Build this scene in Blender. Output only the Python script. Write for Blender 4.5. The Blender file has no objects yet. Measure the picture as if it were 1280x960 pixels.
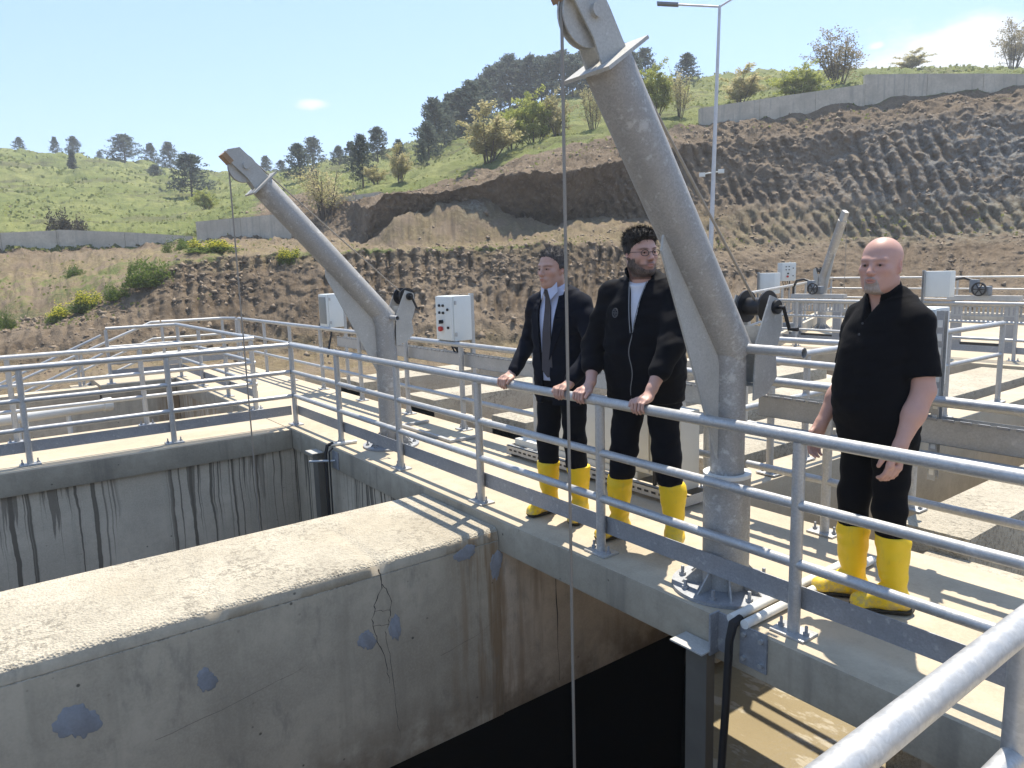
import bpy, bmesh, math, random
import numpy as np
from mathutils import Vector, Matrix
random.seed(7)
RNG = np.random.default_rng(7)
SC = bpy.context.scene
COL = SC.collection
PI = math.pi

# ------------------------------------------------------------------ camera
CAM_LOC = Vector((7.928, -2.803, 1.646))
CF = Vector((-0.79556172, 0.58592759, -0.15417656))
CR = Vector((0.59637855, 0.80218853, -0.02874338))
CU = Vector((-0.10683713, 0.11481472, 0.98762514))
cam = bpy.data.cameras.new('camera')
cam.sensor_width = 36.0
cam.lens = 909.3 / 1280 * 36
cam.clip_start = 0.05
cam.clip_end = 3000
camo = bpy.data.objects.new('camera', cam)
COL.objects.link(camo)
mw = Matrix(((CR.x, CU.x, -CF.x, CAM_LOC.x), (CR.y, CU.y, -CF.y, CAM_LOC.y), (CR.z, CU.z, -CF.z, CAM_LOC.z), (0, 0, 0, 1)))
camo.matrix_world = mw
SC.camera = camo

# ------------------------------------------------------------------ sky and sun
SUN_DIR = Vector((-0.21, 0.40, 1.0)).normalized()
SUN_EL = math.asin(SUN_DIR.z)
SUN_ROT = math.atan2(SUN_DIR.x, SUN_DIR.y)
world = bpy.data.worlds.new('World')
SC.world = world
world.use_nodes = True
wn = world.node_tree
wn.nodes.clear()
def wnode(t, **kw):
    n = wn.nodes.new(t)
    for k, v in kw.items(): setattr(n, k, v)
    return n
sky = wnode('ShaderNodeTexSky', sky_type='NISHITA', sun_disc=False)
sky.sun_elevation = SUN_EL
sky.sun_rotation = SUN_ROT
sky.altitude = 300
sky.air_density = 1.0
sky.dust_density = 0.6
sky.ozone_density = 1.5
bg = wnode('ShaderNodeBackground')
bg.inputs['Strength'].default_value = 0.15
wo = wnode('ShaderNodeOutputWorld')
# broken fair-weather cumulus low over the ridge, plus a thin veil
tc = wnode('ShaderNodeTexCoord')
mp = wnode('ShaderNodeMapping')
mp.inputs['Scale'].default_value = (1.0, 1.0, 2.2)
wn.links.new(tc.outputs['Generated'], mp.inputs['Vector'])
cn = wnode('ShaderNodeTexNoise')
cn.inputs['Scale'].default_value = 16
cn.inputs['Detail'].default_value = 8
cn.inputs['Roughness'].default_value = 0.62
wn.links.new(mp.outputs['Vector'], cn.inputs['Vector'])
acc = None
for (d, w, s) in (((-0.379, 0.901, 0.212), 6.0, 1.25), ((-0.449, 0.864, 0.203), 11.0, 1.0), ((-0.30, 0.93, 0.21), 6.0, 1.15), ((-0.905, 0.370, 0.211), 26.0, 1.02), ((-0.452, 0.861, 0.240), 30.0, 0.95), ((0.2, 0.95, 0.2), 8.0, 1.3), ((-0.97, -0.2, 0.2), 9.0, 1.2), ((0.5, -0.8, 0.3), 6.0, 1.2)):
    dv = Vector(d).normalized()
    sb = wnode('ShaderNodeVectorMath', operation='SUBTRACT'); sb.inputs[1].default_value = dv
    wn.links.new(tc.outputs['Generated'], sb.inputs[0])
    ml = wnode('ShaderNodeVectorMath', operation='MULTIPLY'); ml.inputs[1].default_value = (1, 1, 2.6)
    wn.links.new(sb.outputs[0], ml.inputs[0])
    ln = wnode('ShaderNodeVectorMath', operation='LENGTH'); wn.links.new(ml.outputs[0], ln.inputs[0])
    m1 = wnode('ShaderNodeMath', operation='MULTIPLY_ADD'); m1.inputs[1].default_value = -w; m1.inputs[2].default_value = s
    wn.links.new(ln.outputs['Value'], m1.inputs[0])
    mx = wnode('ShaderNodeMath', operation='MAXIMUM'); mx.inputs[1].default_value = 0
    wn.links.new(m1.outputs[0], mx.inputs[0])
    if acc is None: acc = mx
    else:
        ad = wnode('ShaderNodeMath', operation='MAXIMUM'); wn.links.new(acc.outputs[0], ad.inputs[0]); wn.links.new(mx.outputs[0], ad.inputs[1]); acc = ad
cm = wnode('ShaderNodeMath', operation='ADD'); wn.links.new(acc.outputs[0], cm.inputs[0]); wn.links.new(cn.outputs['Fac'], cm.inputs[1])
cr = wnode('ShaderNodeMapRange'); cr.interpolation_type = 'SMOOTHSTEP'
cr.inputs['From Min'].default_value = 0.95; cr.inputs['From Max'].default_value = 1.35
wn.links.new(cm.outputs[0], cr.inputs['Value'])
cx = wnode('ShaderNodeMix', data_type='RGBA')
wn.links.new(cr.outputs['Result'], cx.inputs['Factor'])
sat = wnode('ShaderNodeMix', data_type='RGBA'); sat.inputs['Factor'].default_value = 0.68
sat.inputs['B'].default_value = (.72, 1.20, 2.15, 1)
wn.links.new(sky.outputs['Color'], sat.inputs['A'])
wn.links.new(sat.outputs['Result'], cx.inputs['A'])
cx.inputs['B'].default_value = (2.5, 2.6, 2.7, 1)
wn.links.new(cx.outputs['Result'], bg.inputs['Color'])
wn.links.new(bg.outputs[0], wo.inputs[0])
sl = bpy.data.lights.new('sun', 'SUN')
sl.energy = 3.4
sl.angle = math.radians(0.53)
sl.color = (1.0, 0.925, 0.80)
so = bpy.data.objects.new('sun', sl)
COL.objects.link(so)
so.rotation_euler = SUN_DIR.to_track_quat('Z', 'Y').to_euler()
so.location = (0, 0, 50)
SC.view_settings.view_transform = 'Standard'
SC.view_settings.look = 'None'
SC.view_settings.exposure = 1.42
SC.view_settings.gamma = 1
SC.cycles.max_bounces = 6

# ------------------------------------------------------------------ material helpers
class G:
    def __init__(s, name):
        s.m = bpy.data.materials.new(name); s.m.use_nodes = True
        s.t = s.m.node_tree; s.t.nodes.clear()
        s.out = s.t.nodes.new('ShaderNodeOutputMaterial')
        s.b = s.t.nodes.new('ShaderNodeBsdfPrincipled')
        s.t.links.new(s.b.outputs[0], s.out.inputs[0])
        s._pos = None
    def put(s, inp, v):
        if isinstance(v, bpy.types.NodeSocket): s.t.links.new(v, inp)
        elif v is not None:
            if isinstance(v, (tuple, list)) and len(v) == 3 and inp.type == 'RGBA': v = (*v, 1)
            inp.default_value = v
    def set(s, **kw):
        for k, v in kw.items(): s.put(s.b.inputs[k.replace('_', ' ')], v)
        return s
    def node(s, t, props=None, **inp):
        n = s.t.nodes.new(t)
        for k, v in (props or {}).items(): setattr(n, k, v)
        for k, v in inp.items(): s.put(n.inputs[k.replace('_', ' ')], v)
        return n
    def pos(s):
        if s._pos is None:
            s._pos = s.t.nodes.new('ShaderNodeNewGeometry').outputs['Position']
        return s._pos
    def opos(s): return s.t.nodes.new('ShaderNodeTexCoord').outputs['Object']
    def map(s, v, scale): return s.node('ShaderNodeMapping', Vector=v, Scale=scale).outputs[0]
    def noise(s, v, scale, detail=4, rough=0.55): return s.node('ShaderNodeTexNoise', Vector=v, Scale=scale, Detail=detail, Roughness=rough).outputs['Fac']
    def vor(s, v, scale, feature='F1'): return s.node('ShaderNodeTexVoronoi', {'feature': feature}, Vector=v, Scale=scale).outputs['Distance']
    def rng(s, v, a, b, c=0.0, d=1.0):
        return s.node('ShaderNodeMapRange', {'interpolation_type': 'SMOOTHSTEP'}, Value=v, From_Min=a, From_Max=b, To_Min=c, To_Max=d).outputs['Result']
    def mix(s, f, a, b, mode='MIX'):
        n = s.t.nodes.new('ShaderNodeMix'); n.data_type = 'RGBA'; n.blend_type = mode
        s.put(n.inputs['Factor'], f)
        s.put(n.inputs[6], a); s.put(n.inputs[7], b)
        return n.outputs[2]
    def math(s, op, a, b=0.0):
        n = s.t.nodes.new('ShaderNodeMath'); n.operation = op
        s.put(n.inputs[0], a); s.put(n.inputs[1], b)
        return n.outputs[0]
    def bump(s, h, strength=0.3, dist=0.01):
        return s.node('ShaderNodeBump', Height=h, Strength=strength, Distance=dist).outputs[0]
    def attr(s, n, out='Color'):
        return s.node('ShaderNodeAttribute', {'attribute_name': n}).outputs[out]
    def sep(s, v): return s.node('ShaderNodeSeparateXYZ', Vector=v).outputs
    def comb(s, x, y, z): return s.node('ShaderNodeCombineXYZ', X=x, Y=y, Z=z).outputs[0]

def concrete(name, c, var=0.25, rough=0.85, pores=True, drips=None, stain=None, grit=False, warm=None, rust=False):
    g = G(name); p = g.pos()
    n1 = g.noise(p, 1.3, 5, 0.6); n2 = g.noise(p, 9, 6, 0.65); n3 = g.noise(p, 70, 3, 0.6)
    lo = tuple(x * (1 - var) for x in c); hi = tuple(min(1, x * (1 + var * .6)) for x in c)
    col = g.mix(g.rng(n1, .3, .7), lo, hi)
    col = g.mix(g.rng(n2, .40, .66, 0, .45), col, tuple(x * .72 for x in c))
    col = g.mix(g.rng(n3, .35, .7, 0, .25), col, tuple(min(1, x * 1.3) for x in c))
    h = g.math('ADD', g.math('MULTIPLY', n2, .6), g.math('MULTIPLY', n3, .35))
    if pores:
        v = g.vor(p, 11); pz = g.rng(v, .06, .12, 1, 0)
        gate = g.rng(g.noise(p, 3.1, 2), .54, .6)
        pz = g.math('MULTIPLY', pz, gate)
        col = g.mix(pz, col, tuple(x * .3 for x in c)); h = g.math('SUBTRACT', h, g.math('MULTIPLY', pz, 1.2))
    if grit:
        v = g.vor(p, 75); v2 = g.noise(p, 28, 5, .75)
        col = g.mix(g.rng(v, .10, .32, .55, 0), col, tuple(x * .45 for x in c))
        pt = g.noise(p, 2.3, 4, .65)
        col = g.mix(g.math('MULTIPLY', g.rng(v2, .50, .58, 0, .75), g.rng(pt, .42, .62, .25, 1)), col, tuple(x * .40 for x in c))
        col = g.mix(g.rng(g.noise(p, .8, 4), .5, .7, 0, .35), col, (c[0] * .80, c[1] * .76, c[2] * .70))
        h = g.math('ADD', h, g.math('MULTIPLY', g.math('ADD', v, v2), 1.6))
    if stain:
        s = g.sep(p)
        st = g.noise(g.map(p, (6, 6, .5)), 1.0, 4, .6)
        col = g.mix(g.rng(st, .52, .70, 0, stain[1]), col, stain[0])
    if rust:
        s = g.sep(p)
        yy = g.math('ADD', s[1], g.math('MULTIPLY', g.noise(g.map(p, (1, 1, .6)), 2.5, 3), .35))
        band = g.math('MULTIPLY', g.rng(yy, -.42, -.12), g.rng(yy, .36, .08))
        m = g.math('MULTIPLY', band, g.rng(g.noise(g.map(p, (9, 9, .7)), 1.0, 4, .65), .42, .62))
        col = g.mix(g.math('MULTIPLY', m, .8), col, (.25, .155, .075))
        low = g.math('MULTIPLY', g.rng(s[2], -.95, -1.38), g.rng(g.noise(p, 3.0, 5, .65), .35, .6))
        col = g.mix(g.math('MULTIPLY', low, .75), col, (.17, .125, .08))
        rg = g.noise(g.map(p, (3, 3, 1.2)), 2.4, 6, .7)
        col = g.mix(g.rng(rg, .55, .70, 0, .5), col, (.24, .215, .17))
    if warm:
        col = g.mix(g.rng(g.noise(p, .9, 3), .45, .7, 0, .6), col, warm)
    if drips:
        (axis, z0, z1, dark, strength) = drips
        s = g.sep(p)
        a = s[axis]; z = s[2]
        aw = g.math('ADD', a, g.math('MULTIPLY', g.noise(g.map(p, (1, 1, 1.2)), 2.2, 3), .06))
        thin = g.noise(g.comb(aw, 0.0, 0.0), 15, 2, .7)
        wide = g.noise(g.comb(aw, 3.3, 0.0), 4.6, 2, .5)
        ln = g.noise(g.comb(aw, 9.1, 0.0), 22, 1, .5)
        depth = g.math('SUBTRACT', z0, z)
        lim = g.math('MULTIPLY', g.rng(ln, .35, .62), z1)
        fade = g.rng(g.math('SUBTRACT', depth, lim), -.25, .04, 1, 0)
        zone = g.rng(g.noise(g.comb(a, 17.0, 0.0), 1.2, 1), .36, .48)
        m = g.math('MULTIPLY', g.math('MULTIPLY', g.rng(thin, .50, .56), fade), zone)
        wlim = g.math('MULTIPLY', g.rng(ln, .4, .6), z1 * .35)
        m2 = g.math('MULTIPLY', g.math('MULTIPLY', g.rng(wide, .53, .59), g.rng(g.math('SUBTRACT', depth, wlim), -.05, .05, 1, 0)), zone)
        m = g.math('MULTIPLY', g.math('MAXIMUM', m, g.math('MULTIPLY', m2, .8)), strength)
        col = g.mix(m, col, dark)
        col = g.mix(g.rng(g.noise(g.comb(aw, 1.0, 0.0), 6, 3, .7), .5, .75, 0, .35), col, (.22, .19, .14))
    g.set(Base_Color=col, Roughness=rough, Normal=g.bump(h, .5 if grit else .28, .012 if grit else .006))
    g.b.inputs['Specular IOR Level'].default_value = .25
    return g.m

def galv(name, c=(.43, .43, .42), metal=.5, rough=.45, scale=140, var=.22, blotch=0):
    g = G(name); p = g.pos()
    v = g.node('ShaderNodeTexVoronoi', Vector=p, Scale=scale).outputs['Color']
    s = g.sep(v)
    n = g.noise(p, 5, 5, .6); n2 = g.noise(p, 24, 4, .6)
    col = g.mix(s[0], tuple(x * (1 - var * .5) for x in c), tuple(min(1, x * (1 + var * .35)) for x in c))
    col = g.mix(g.rng(n, .42, .7, 0, .55), col, tuple(x * .78 for x in c))
    col = g.mix(g.rng(n2, .58, .75, 0, .5), col, (.62, .62, .60))
    if blotch:
        b1 = g.noise(p, 16, 5, .7)
        col = g.mix(g.rng(g.math('ADD', g.math('MULTIPLY', b1, .7), g.math('MULTIPLY', g.noise(p, 3.5, 3), .4)), .60, .68, 0, blotch), col, (.60, .59, .56))
    g.set(Base_Color=col, Metallic=metal, Roughness=g.rng(n2, .3, .7, rough - .07, rough + .13), Normal=g.bump(n2, .08, .004))
    return g.m

def plain(name, c, rough=.6, metal=0.0, var=.12, scale=14, bump=.0, spec=.4):
    g = G(name); p = g.opos()
    n = g.noise(p, scale, 5, .6)
    col = g.mix(n, tuple(x * (1 - var) for x in c), tuple(min(1, x * (1 + var)) for x in c))
    g.set(Base_Color=col, Roughness=rough, Metallic=metal)
    if bump: g.set(Normal=g.bump(n, bump, .01))
    g.b.inputs['Specular IOR Level'].default_value = spec
    return g.m

def cloth(name, c, rough=.85, weave=420, var=.2):
    g = G(name); p = g.opos()
    n = g.noise(p, 7, 4, .6); w = g.noise(p, weave, 2)
    col = g.mix(n, tuple(x * (1 - var) for x in c), tuple(min(1, x * (1 + var)) for x in c))
    h = g.math('ADD', g.math('MULTIPLY', w, .15), g.noise(p, 16, 3, .5))
    g.set(Base_Color=col, Roughness=rough, Normal=g.bump(h, .35, .012))
    g.b.inputs['Specular IOR Level'].default_value = .08
    g.b.inputs['Sheen Weight'].default_value = .02
    g.b.inputs['Sheen Roughness'].default_value = .5
    return g.m

MAT = {}
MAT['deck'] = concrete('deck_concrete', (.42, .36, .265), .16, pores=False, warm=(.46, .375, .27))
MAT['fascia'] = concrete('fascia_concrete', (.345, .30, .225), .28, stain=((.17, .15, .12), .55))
MAT['wall'] = concrete('tank_wall_concrete', (.45, .385, .285), .24, stain=((.29, .25, .185), .4), rust=True)
MAT['walltan'] = concrete('stained_bounce_lit_concrete', (.50, .40, .29), .22, stain=((.27, .19, .12), .6), rust=True)  # stains, plus light bounced off the water put into a paler tan
MAT['walldrip'] = concrete('streaked_tank_concrete', (.55, .465, .345), .2, drips=(1, -.2, 1.5, (.085, .068, .048), .85))
MAT['walldripx'] = concrete('streaked_tank_concrete_back', (.48, .40, .29), .2, drips=(0, -.2, 1.2, (.06, .05, .035), .9))
MAT['rough'] = concrete('rough_cast_concrete', (.43, .385, .30), .2, grit=True, pores=False)
MAT['farwall'] = concrete('far_wall_concrete', (.48, .435, .35), .2, pores=False, stain=((.25, .24, .21), .5))
MAT['pitshade'] = plain('pit_shade_black', (.004, .0038, .0035), .95, spec=.0)  # deep shade of the pit put into a near-black wall colour
MAT['patch'] = concrete('grey_repair_mortar', (.27, .275, .285), .15, pores=False)
MAT['crack'] = plain('crack_filler', (.07, .062, .052), .95)
MAT['galv'] = galv('galvanised_steel')
MAT['galvdark'] = galv('weathered_galvanised_steel', (.30, .31, .325), .45, .52)
MAT['galvarm'] = galv('crane_zinc_coating', (.33, .32, .30), .2, .55, 150, .25, .5)
MAT['galvplate'] = galv('dusty_zinc_plate', (.42, .41, .375), .15, .65, 150, .2)
MAT['rust'] = plain('rusty_steel', (.30, .20, .12), .8, .1, .4, 20, .2)
MAT['black'] = plain('black_rubber', (.012, .012, .013), .55, 0, .2)
MAT['blackmetal'] = plain('greasy_black_steel', (.022, .022, .024), .4, .4, .3)
MAT['rope'] = plain('wire_rope', (.28, .25, .21), .6, .4, .2, 200)
MAT['white'] = plain('pale_grey_enclosure_paint', (.62, .64, .61), .45, 0, .05)
MAT['cream'] = plain('cream_cabinet_paint', (.58, .57, .51), .5, 0, .06)
MAT['greyplastic'] = plain('dark_grey_cover', (.20, .215, .21), .35, 0, .1)
MAT['steelgrey'] = plain('grey_gearbox_paint', (.16, .175, .19), .5, .2, .15)
MAT['red'] = plain('red_push_button', (.45, .03, .025), .4)
MAT['pipe'] = plain('white_plastic_pipe', (.66, .65, .60), .4, 0, .12, 6)
MAT['concol'] = plain('guide_channel_steel', (.15, .138, .115), .5, .35, .25, 6)
g = G('yellow_rubber'); p = g.opos(); z = g.sep(p)[2]
n = g.noise(p, 6, 5, .6); n2 = g.noise(p, 38, 5, .7)
col = g.mix(n, (.72, .47, .008), (.86, .60, .012))
dirt = g.math('MULTIPLY', g.rng(n2, .40, .62), g.rng(z, .16, .02, 0, .75))
col = g.mix(dirt, col, (.36, .29, .17))
col = g.mix(g.rng(g.noise(g.map(p, (30, 30, 9)), 1.0, 4), .58, .70, 0, .28), col, (.50, .36, .06))
g.set(Base_Color=col, Roughness=g.rng(n2, .3, .7, .36, .62), Normal=g.bump(n, .15, .01))
MAT['yellow'] = g.m
MAT['sole'] = plain('dark_boot_sole', (.03, .026, .018), .8)
MAT['poleg'] = galv('lamp_pole_zinc', (.55, .56, .57), .3, .55)

# water
g = G('muddy_water'); p = g.pos()
n = g.noise(g.map(p, (1, 1, 1)), 3.0, 5, .6); n2 = g.noise(p, 22, 3, .6)
skyref = g.rng(g.noise(g.map(p, (1, 2.2, 1)), 2.2, 6, .68), .53, .60, 0, .75)  # pale patches: sky reflection painted into the water colour
g.set(Base_Color=g.mix(skyref, g.mix(n, (.22, .178, .105), (.285, .235, .145)), (.40, .36, .28)), Roughness=.10, Normal=g.bump(g.math('ADD', n, g.math('MULTIPLY', n2, .5)), .45, .03))
MAT['mud'] = g.m
g = G('pit_shade_water'); p = g.pos()
g.set(Base_Color=(.006, .006, .005), Roughness=.2, Normal=g.bump(g.noise(p, 6, 4), .1, .02))  # near-black base colour carries the shade down in the pit
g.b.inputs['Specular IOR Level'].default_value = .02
MAT['shadewater'] = g.m

# soil and grass on the terrain: the masks are stored on the mesh (what grows or lies where)
g = G('hillside_soil_and_grass'); p = g.pos()
mk = g.sep(g.attr('cover'))
nb = g.noise(p, .18, 5, .6); nm = g.noise(p, .9, 6, .65); nf = g.noise(p, 5.0, 6, .7); nx = g.noise(p, 22, 4, .7)
soil = g.mix(g.rng(nb, .35, .65), (.165, .124, .083), (.235, .183, .128))
soil = g.mix(g.rng(nm, .42, .66, 0, .75), soil, (.098, .073, .050))
soil = g.mix(g.rng(nf, .50, .68, 0, .6), soil, (.265, .21, .15))
soil = g.mix(g.rng(nx, .55, .7, 0, .6), soil, (.06, .044, .031))
rock = g.mix(g.rng(nf, .35, .65), (.12, .11, .095), (.26, .25, .225))
rm = g.math('MULTIPLY', mk[1], g.rng(g.math('ADD', g.math('MULTIPLY', nm, .5), g.math('MULTIPLY', nf, .6)), .46, .62))
soil = g.mix(rm, soil, rock)
gr = g.mix(g.rng(nb, .35, .65), (.15, .175, .055), (.215, .225, .085))
gr = g.mix(g.rng(nm, .40, .66, 0, .75), gr, (.105, .125, .045))
gr = g.mix(g.rng(nf, .52, .7, 0, .55), gr, (.24, .23, .12))
gr = g.mix(g.rng(g.noise(g.map(p, (.12, .12, .9)), 1.0, 5, .65), .54, .62, 0, .6), gr, (.10, .095, .055))
gr = g.mix(g.rng(nx, .55, .7, 0, .4), gr, (.05, .075, .02))
dry = g.mix(g.rng(nf, .4, .65), (.22, .175, .095), (.30, .25, .13))
soil = g.mix(g.math('MULTIPLY', mk[2], g.rng(nm, .35, .6)), soil, dry)
gm = g.rng(g.math('ADD', mk[0], g.math('MULTIPLY', g.math('SUBTRACT', g.math('ADD', g.math('MULTIPLY', nm, .6), g.math('MULTIPLY', nf, .4)), .5), 1.5)), .42, .58)
g.set(Base_Color=g.mix(gm, soil, gr), Roughness=.95, Normal=g.bump(g.math('ADD', g.math('MULTIPLY', nf, .8), g.math('MULTIPLY', nx, .35)), .9, .18))
g.b.inputs['Specular IOR Level'].default_value = .08
MAT['terrain'] = g.m
g = G('gravelly_ground'); p = g.pos()
nf = g.noise(p, 6, 6, .7); nx = g.vor(p, 14)
g.set(Base_Color=g.mix(g.rng(nx, .1, .5), g.mix(nf, (.24, .18, .12), (.34, .28, .20)), (.16, .12, .085)), Roughness=.95, Normal=g.bump(g.math('ADD', nf, nx), .8, .08))
MAT['ground'] = g.m

def leafmat(name, a, b, trans=.25):
    g = G(name); p = g.pos()
    n = g.noise(p, 1.7, 3); r = g.t.nodes.new('ShaderNodeObjectInfo').outputs['Random']
    col = g.mix(g.rng(n, .35, .65), a, b)
    col = g.mix(g.math('MULTIPLY', r, .35), col, tuple(x * .6 for x in a))
    g.set(Base_Color=col, Roughness=.7)
    g.b.inputs['Specular IOR Level'].default_value = .2
    tr = g.node('ShaderNodeBsdfTranslucent', Color=col)
    mx = g.node('ShaderNodeMixShader', Fac=trans)
    g.t.links.new(g.b.outputs[0], mx.inputs[1]); g.t.links.new(tr.outputs[0], mx.inputs[2])
    g.t.links.new(mx.outputs[0], g.out.inputs[0])
    return g.m
MAT['pine'] = leafmat('pine_needles', (.085, .110, .088), (.12, .145, .115), .45)
MAT['blossom'] = leafmat('pale_blossom_leaves', (.42, .39, .17), (.54, .47, .28), .5)
MAT['yellowleaf'] = leafmat('yellow_green_leaves', (.34, .38, .08), (.44, .45, .14), .5)
MAT['twig'] = leafmat('brown_twig_leaves', (.28, .23, .11), (.36, .29, .16), .4)
MAT['green'] = leafmat('shrub_leaves', (.10, .15, .03), (.17, .22, .055), .5)
MAT['rape'] = leafmat('yellow_flowers', (.56, .52, .04), (.68, .63, .08), .4)
MAT['deadbush'] = leafmat('dry_brambles', (.085, .072, .05), (.12, .10, .07), .1)
MAT['bark'] = plain('bark', (.075, .06, .048), .9, 0, .3, 20, .3)

# ------------------------------------------------------------------ mesh helpers
def vec(*a): return Vector(a)
class MB:
    """collects shapes in world coordinates, build() links them as one mesh object"""
    def __init__(s): s.v = []; s.f = []
    def add(s, vs, fs):
        o = len(s.v); s.v += [tuple(x) for x in vs]; s.f += [tuple(i + o for i in f) for f in fs]; return s
    def box(s, x0, x1, y0, y1, z0, z1, ch=0.0):
        if ch <= 0:
            vs = [(x, y, z) for z in (z0, z1) for y in (y0, y1) for x in (x0, x1)]
            return s.add(vs, [(0, 2, 3, 1), (4, 5, 7, 6), (0, 1, 5, 4), (2, 6, 7, 3), (0, 4, 6, 2), (1, 3, 7, 5)])
        b = bmesh.new()
        r = bmesh.ops.create_cube(b, size=1.0)
        for v in b.verts:
            v.co = Vector(((x0 + x1) / 2 + v.co.x * (x1 - x0), (y0 + y1) / 2 + v.co.y * (y1 - y0), (z0 + z1) / 2 + v.co.z * (z1 - z0)))
        bmesh.ops.bevel(b, geom=b.edges[:], offset=ch, segments=2, affect='EDGES', profile=.6)
        s.bm(b); b.free(); return s
    def bm(s, b):
        b.verts.index_update()
        return s.add([v.co[:] for v in b.verts], [[v.index for v in f.verts] for f in b.faces])
    def obox(s, c, ax, ay, az, hx, hy, hz):
        c = Vector(c); ax = Vector(ax).normalized(); ay = Vector(ay).normalized(); az = Vector(az).normalized()
        vs = [c + ax * (hx * i) + ay * (hy * j) + az * (hz * k) for k in (-1, 1) for j in (-1, 1) for i in (-1, 1)]
        return s.add(vs, [(0, 2, 3, 1), (4, 5, 7, 6), (0, 1, 5, 4), (2, 6, 7, 3), (0, 4, 6, 2), (1, 3, 7, 5)])
    def tube(s, pts, r, seg=12, caps=True, r2=None, hollow=0):
        pts = [Vector(p) for p in pts]; n = len(pts); rings = []
        up = None
        for i, p in enumerate(pts):
            if i == 0: d = pts[1] - p
            elif i == n - 1: d = p - pts[i - 1]
            else: d = (pts[i + 1] - p).normalized() + (p - pts[i - 1]).normalized()
            d.normalize()
            if up is None:
                a = Vector((0, 0, 1)) if abs(d.z) < .9 else Vector((1, 0, 0))
                u = d.cross(a).normalized()
            else: u = (up - d * up.dot(d)).normalized()
            up = u; w = d.cross(u)
            rad = r if r2 is None else r + (r2 - r) * i / (n - 1)
            k = 1.0
            if 0 < i < n - 1:
                c = (pts[i + 1] - p).normalized().dot((p - pts[i - 1]).normalized()); k = 1 / max(.5, math.sqrt((1 + c) / 2))
            rings.append([p + (u * math.cos(2 * PI * j / seg) + w * math.sin(2 * PI * j / seg)) * rad * (k if k < 1.2 else 1.1) for j in range(seg)])
        vs = [q for R in rings for q in R]; fs = []
        for i in range(n - 1):
            for j in range(seg):
                a = i * seg + j; b = i * seg + (j + 1) % seg
                fs.append((a, b, b + seg, a + seg))
        if caps:
            fs.append(tuple(range(seg - 1, -1, -1))); fs.append(tuple((n - 1) * seg + j for j in range(seg)))
        return s.add(vs, fs)
    def disc(s, c, d, r, h, seg=24):
        c = Vector(c); d = Vector(d).normalized()
        return s.tube([c - d * h / 2, c + d * h / 2], r, seg)
    def ring(s, c, d, ro, ri, h, seg=24):
        c = Vector(c); d = Vector(d).normalized()
        a = Vector((0, 0, 1)) if abs(d.z) < .9 else Vector((1, 0, 0))
        u = d.cross(a).normalized(); w = d.cross(u)
        vs = []
        for (rad, t) in ((ro, -h / 2), (ro, h / 2), (ri, h / 2), (ri, -h / 2)):
            vs += [c + d * t + (u * math.cos(2 * PI * j / seg) + w * math.sin(2 * PI * j / seg)) * rad for j in range(seg)]
        fs = []
        for k in range(4):
            for j in range(seg):
                a0 = k * seg + j; b0 = k * seg + (j + 1) % seg; k2 = (k + 1) % 4
                fs.append((a0, b0, k2 * seg + (j + 1) % seg, k2 * seg + j))
        return s.add(vs, fs)
    def prism(s, poly, off):
        """poly: 3-D polygon, extruded by vector off"""
        off = Vector(off); a = [Vector(p) for p in poly]; n = len(a)
        vs = a + [p + off for p in a]
        fs = [tuple(range(n - 1, -1, -1)), tuple(range(n, 2 * n))] + [(i, (i + 1) % n, n + (i + 1) % n, n + i) for i in range(n)]
        return s.add(vs, fs)
    def mesh(s, name, mat, org=(0, 0, 0), smooth=True, ang=35, fix=True):
        me = bpy.data.meshes.new(name)
        ox, oy, oz = org
        me.from_pydata([(x - ox, y - oy, z - oz) for x, y, z in s.v], [], s.f)
        if fix:
            b = bmesh.new(); b.from_mesh(me); bmesh.ops.recalc_face_normals(b, faces=b.faces[:]); b.to_mesh(me); b.free()
        if smooth:
            me.shade_smooth(); me.set_sharp_from_angle(angle=math.radians(ang))
        if mat is not None: me.materials.append(mat if not isinstance(mat, str) else MAT[mat])
        me.update()
        return me
    def build(s, name, mat, parent=None, org=None, **kw):
        if org is None: org = parent_origin(parent)
        me = s.mesh(name, mat, org, **kw)
        o = bpy.data.objects.new(name, me); COL.objects.link(o)
        if parent is not None: o.parent = parent
        else: o.location = org
        return o
def parent_origin(p):
    o = Vector((0, 0, 0))
    while p is not None: o += p.location; p = p.parent
    return o
def tag(o, label, cat, group=None):
    o['label'] = label; o['category'] = cat
    if group: o['group'] = group
    return o
def thing(name, label, cat, loc, group=None, rz=0.0):
    o = bpy.data.objects.new(name, None); COL.objects.link(o)
    o.location = loc; o.rotation_euler = (0, 0, rz); o.empty_display_size = .1
    return tag(o, label, cat, group)
def struct(o): o['kind'] = 'structure'; return o
def stuff(o): o['kind'] = 'stuff'; return o
def inst(src, name, parent, loc, rot=(0, 0, 0), scale=None):
    """another object on the same mesh"""
    o = bpy.data.objects.new(name, src); COL.objects.link(o)
    o.parent = parent; o.location = loc; o.rotation_euler = rot
    if scale: o.scale = scale
    return o

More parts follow.
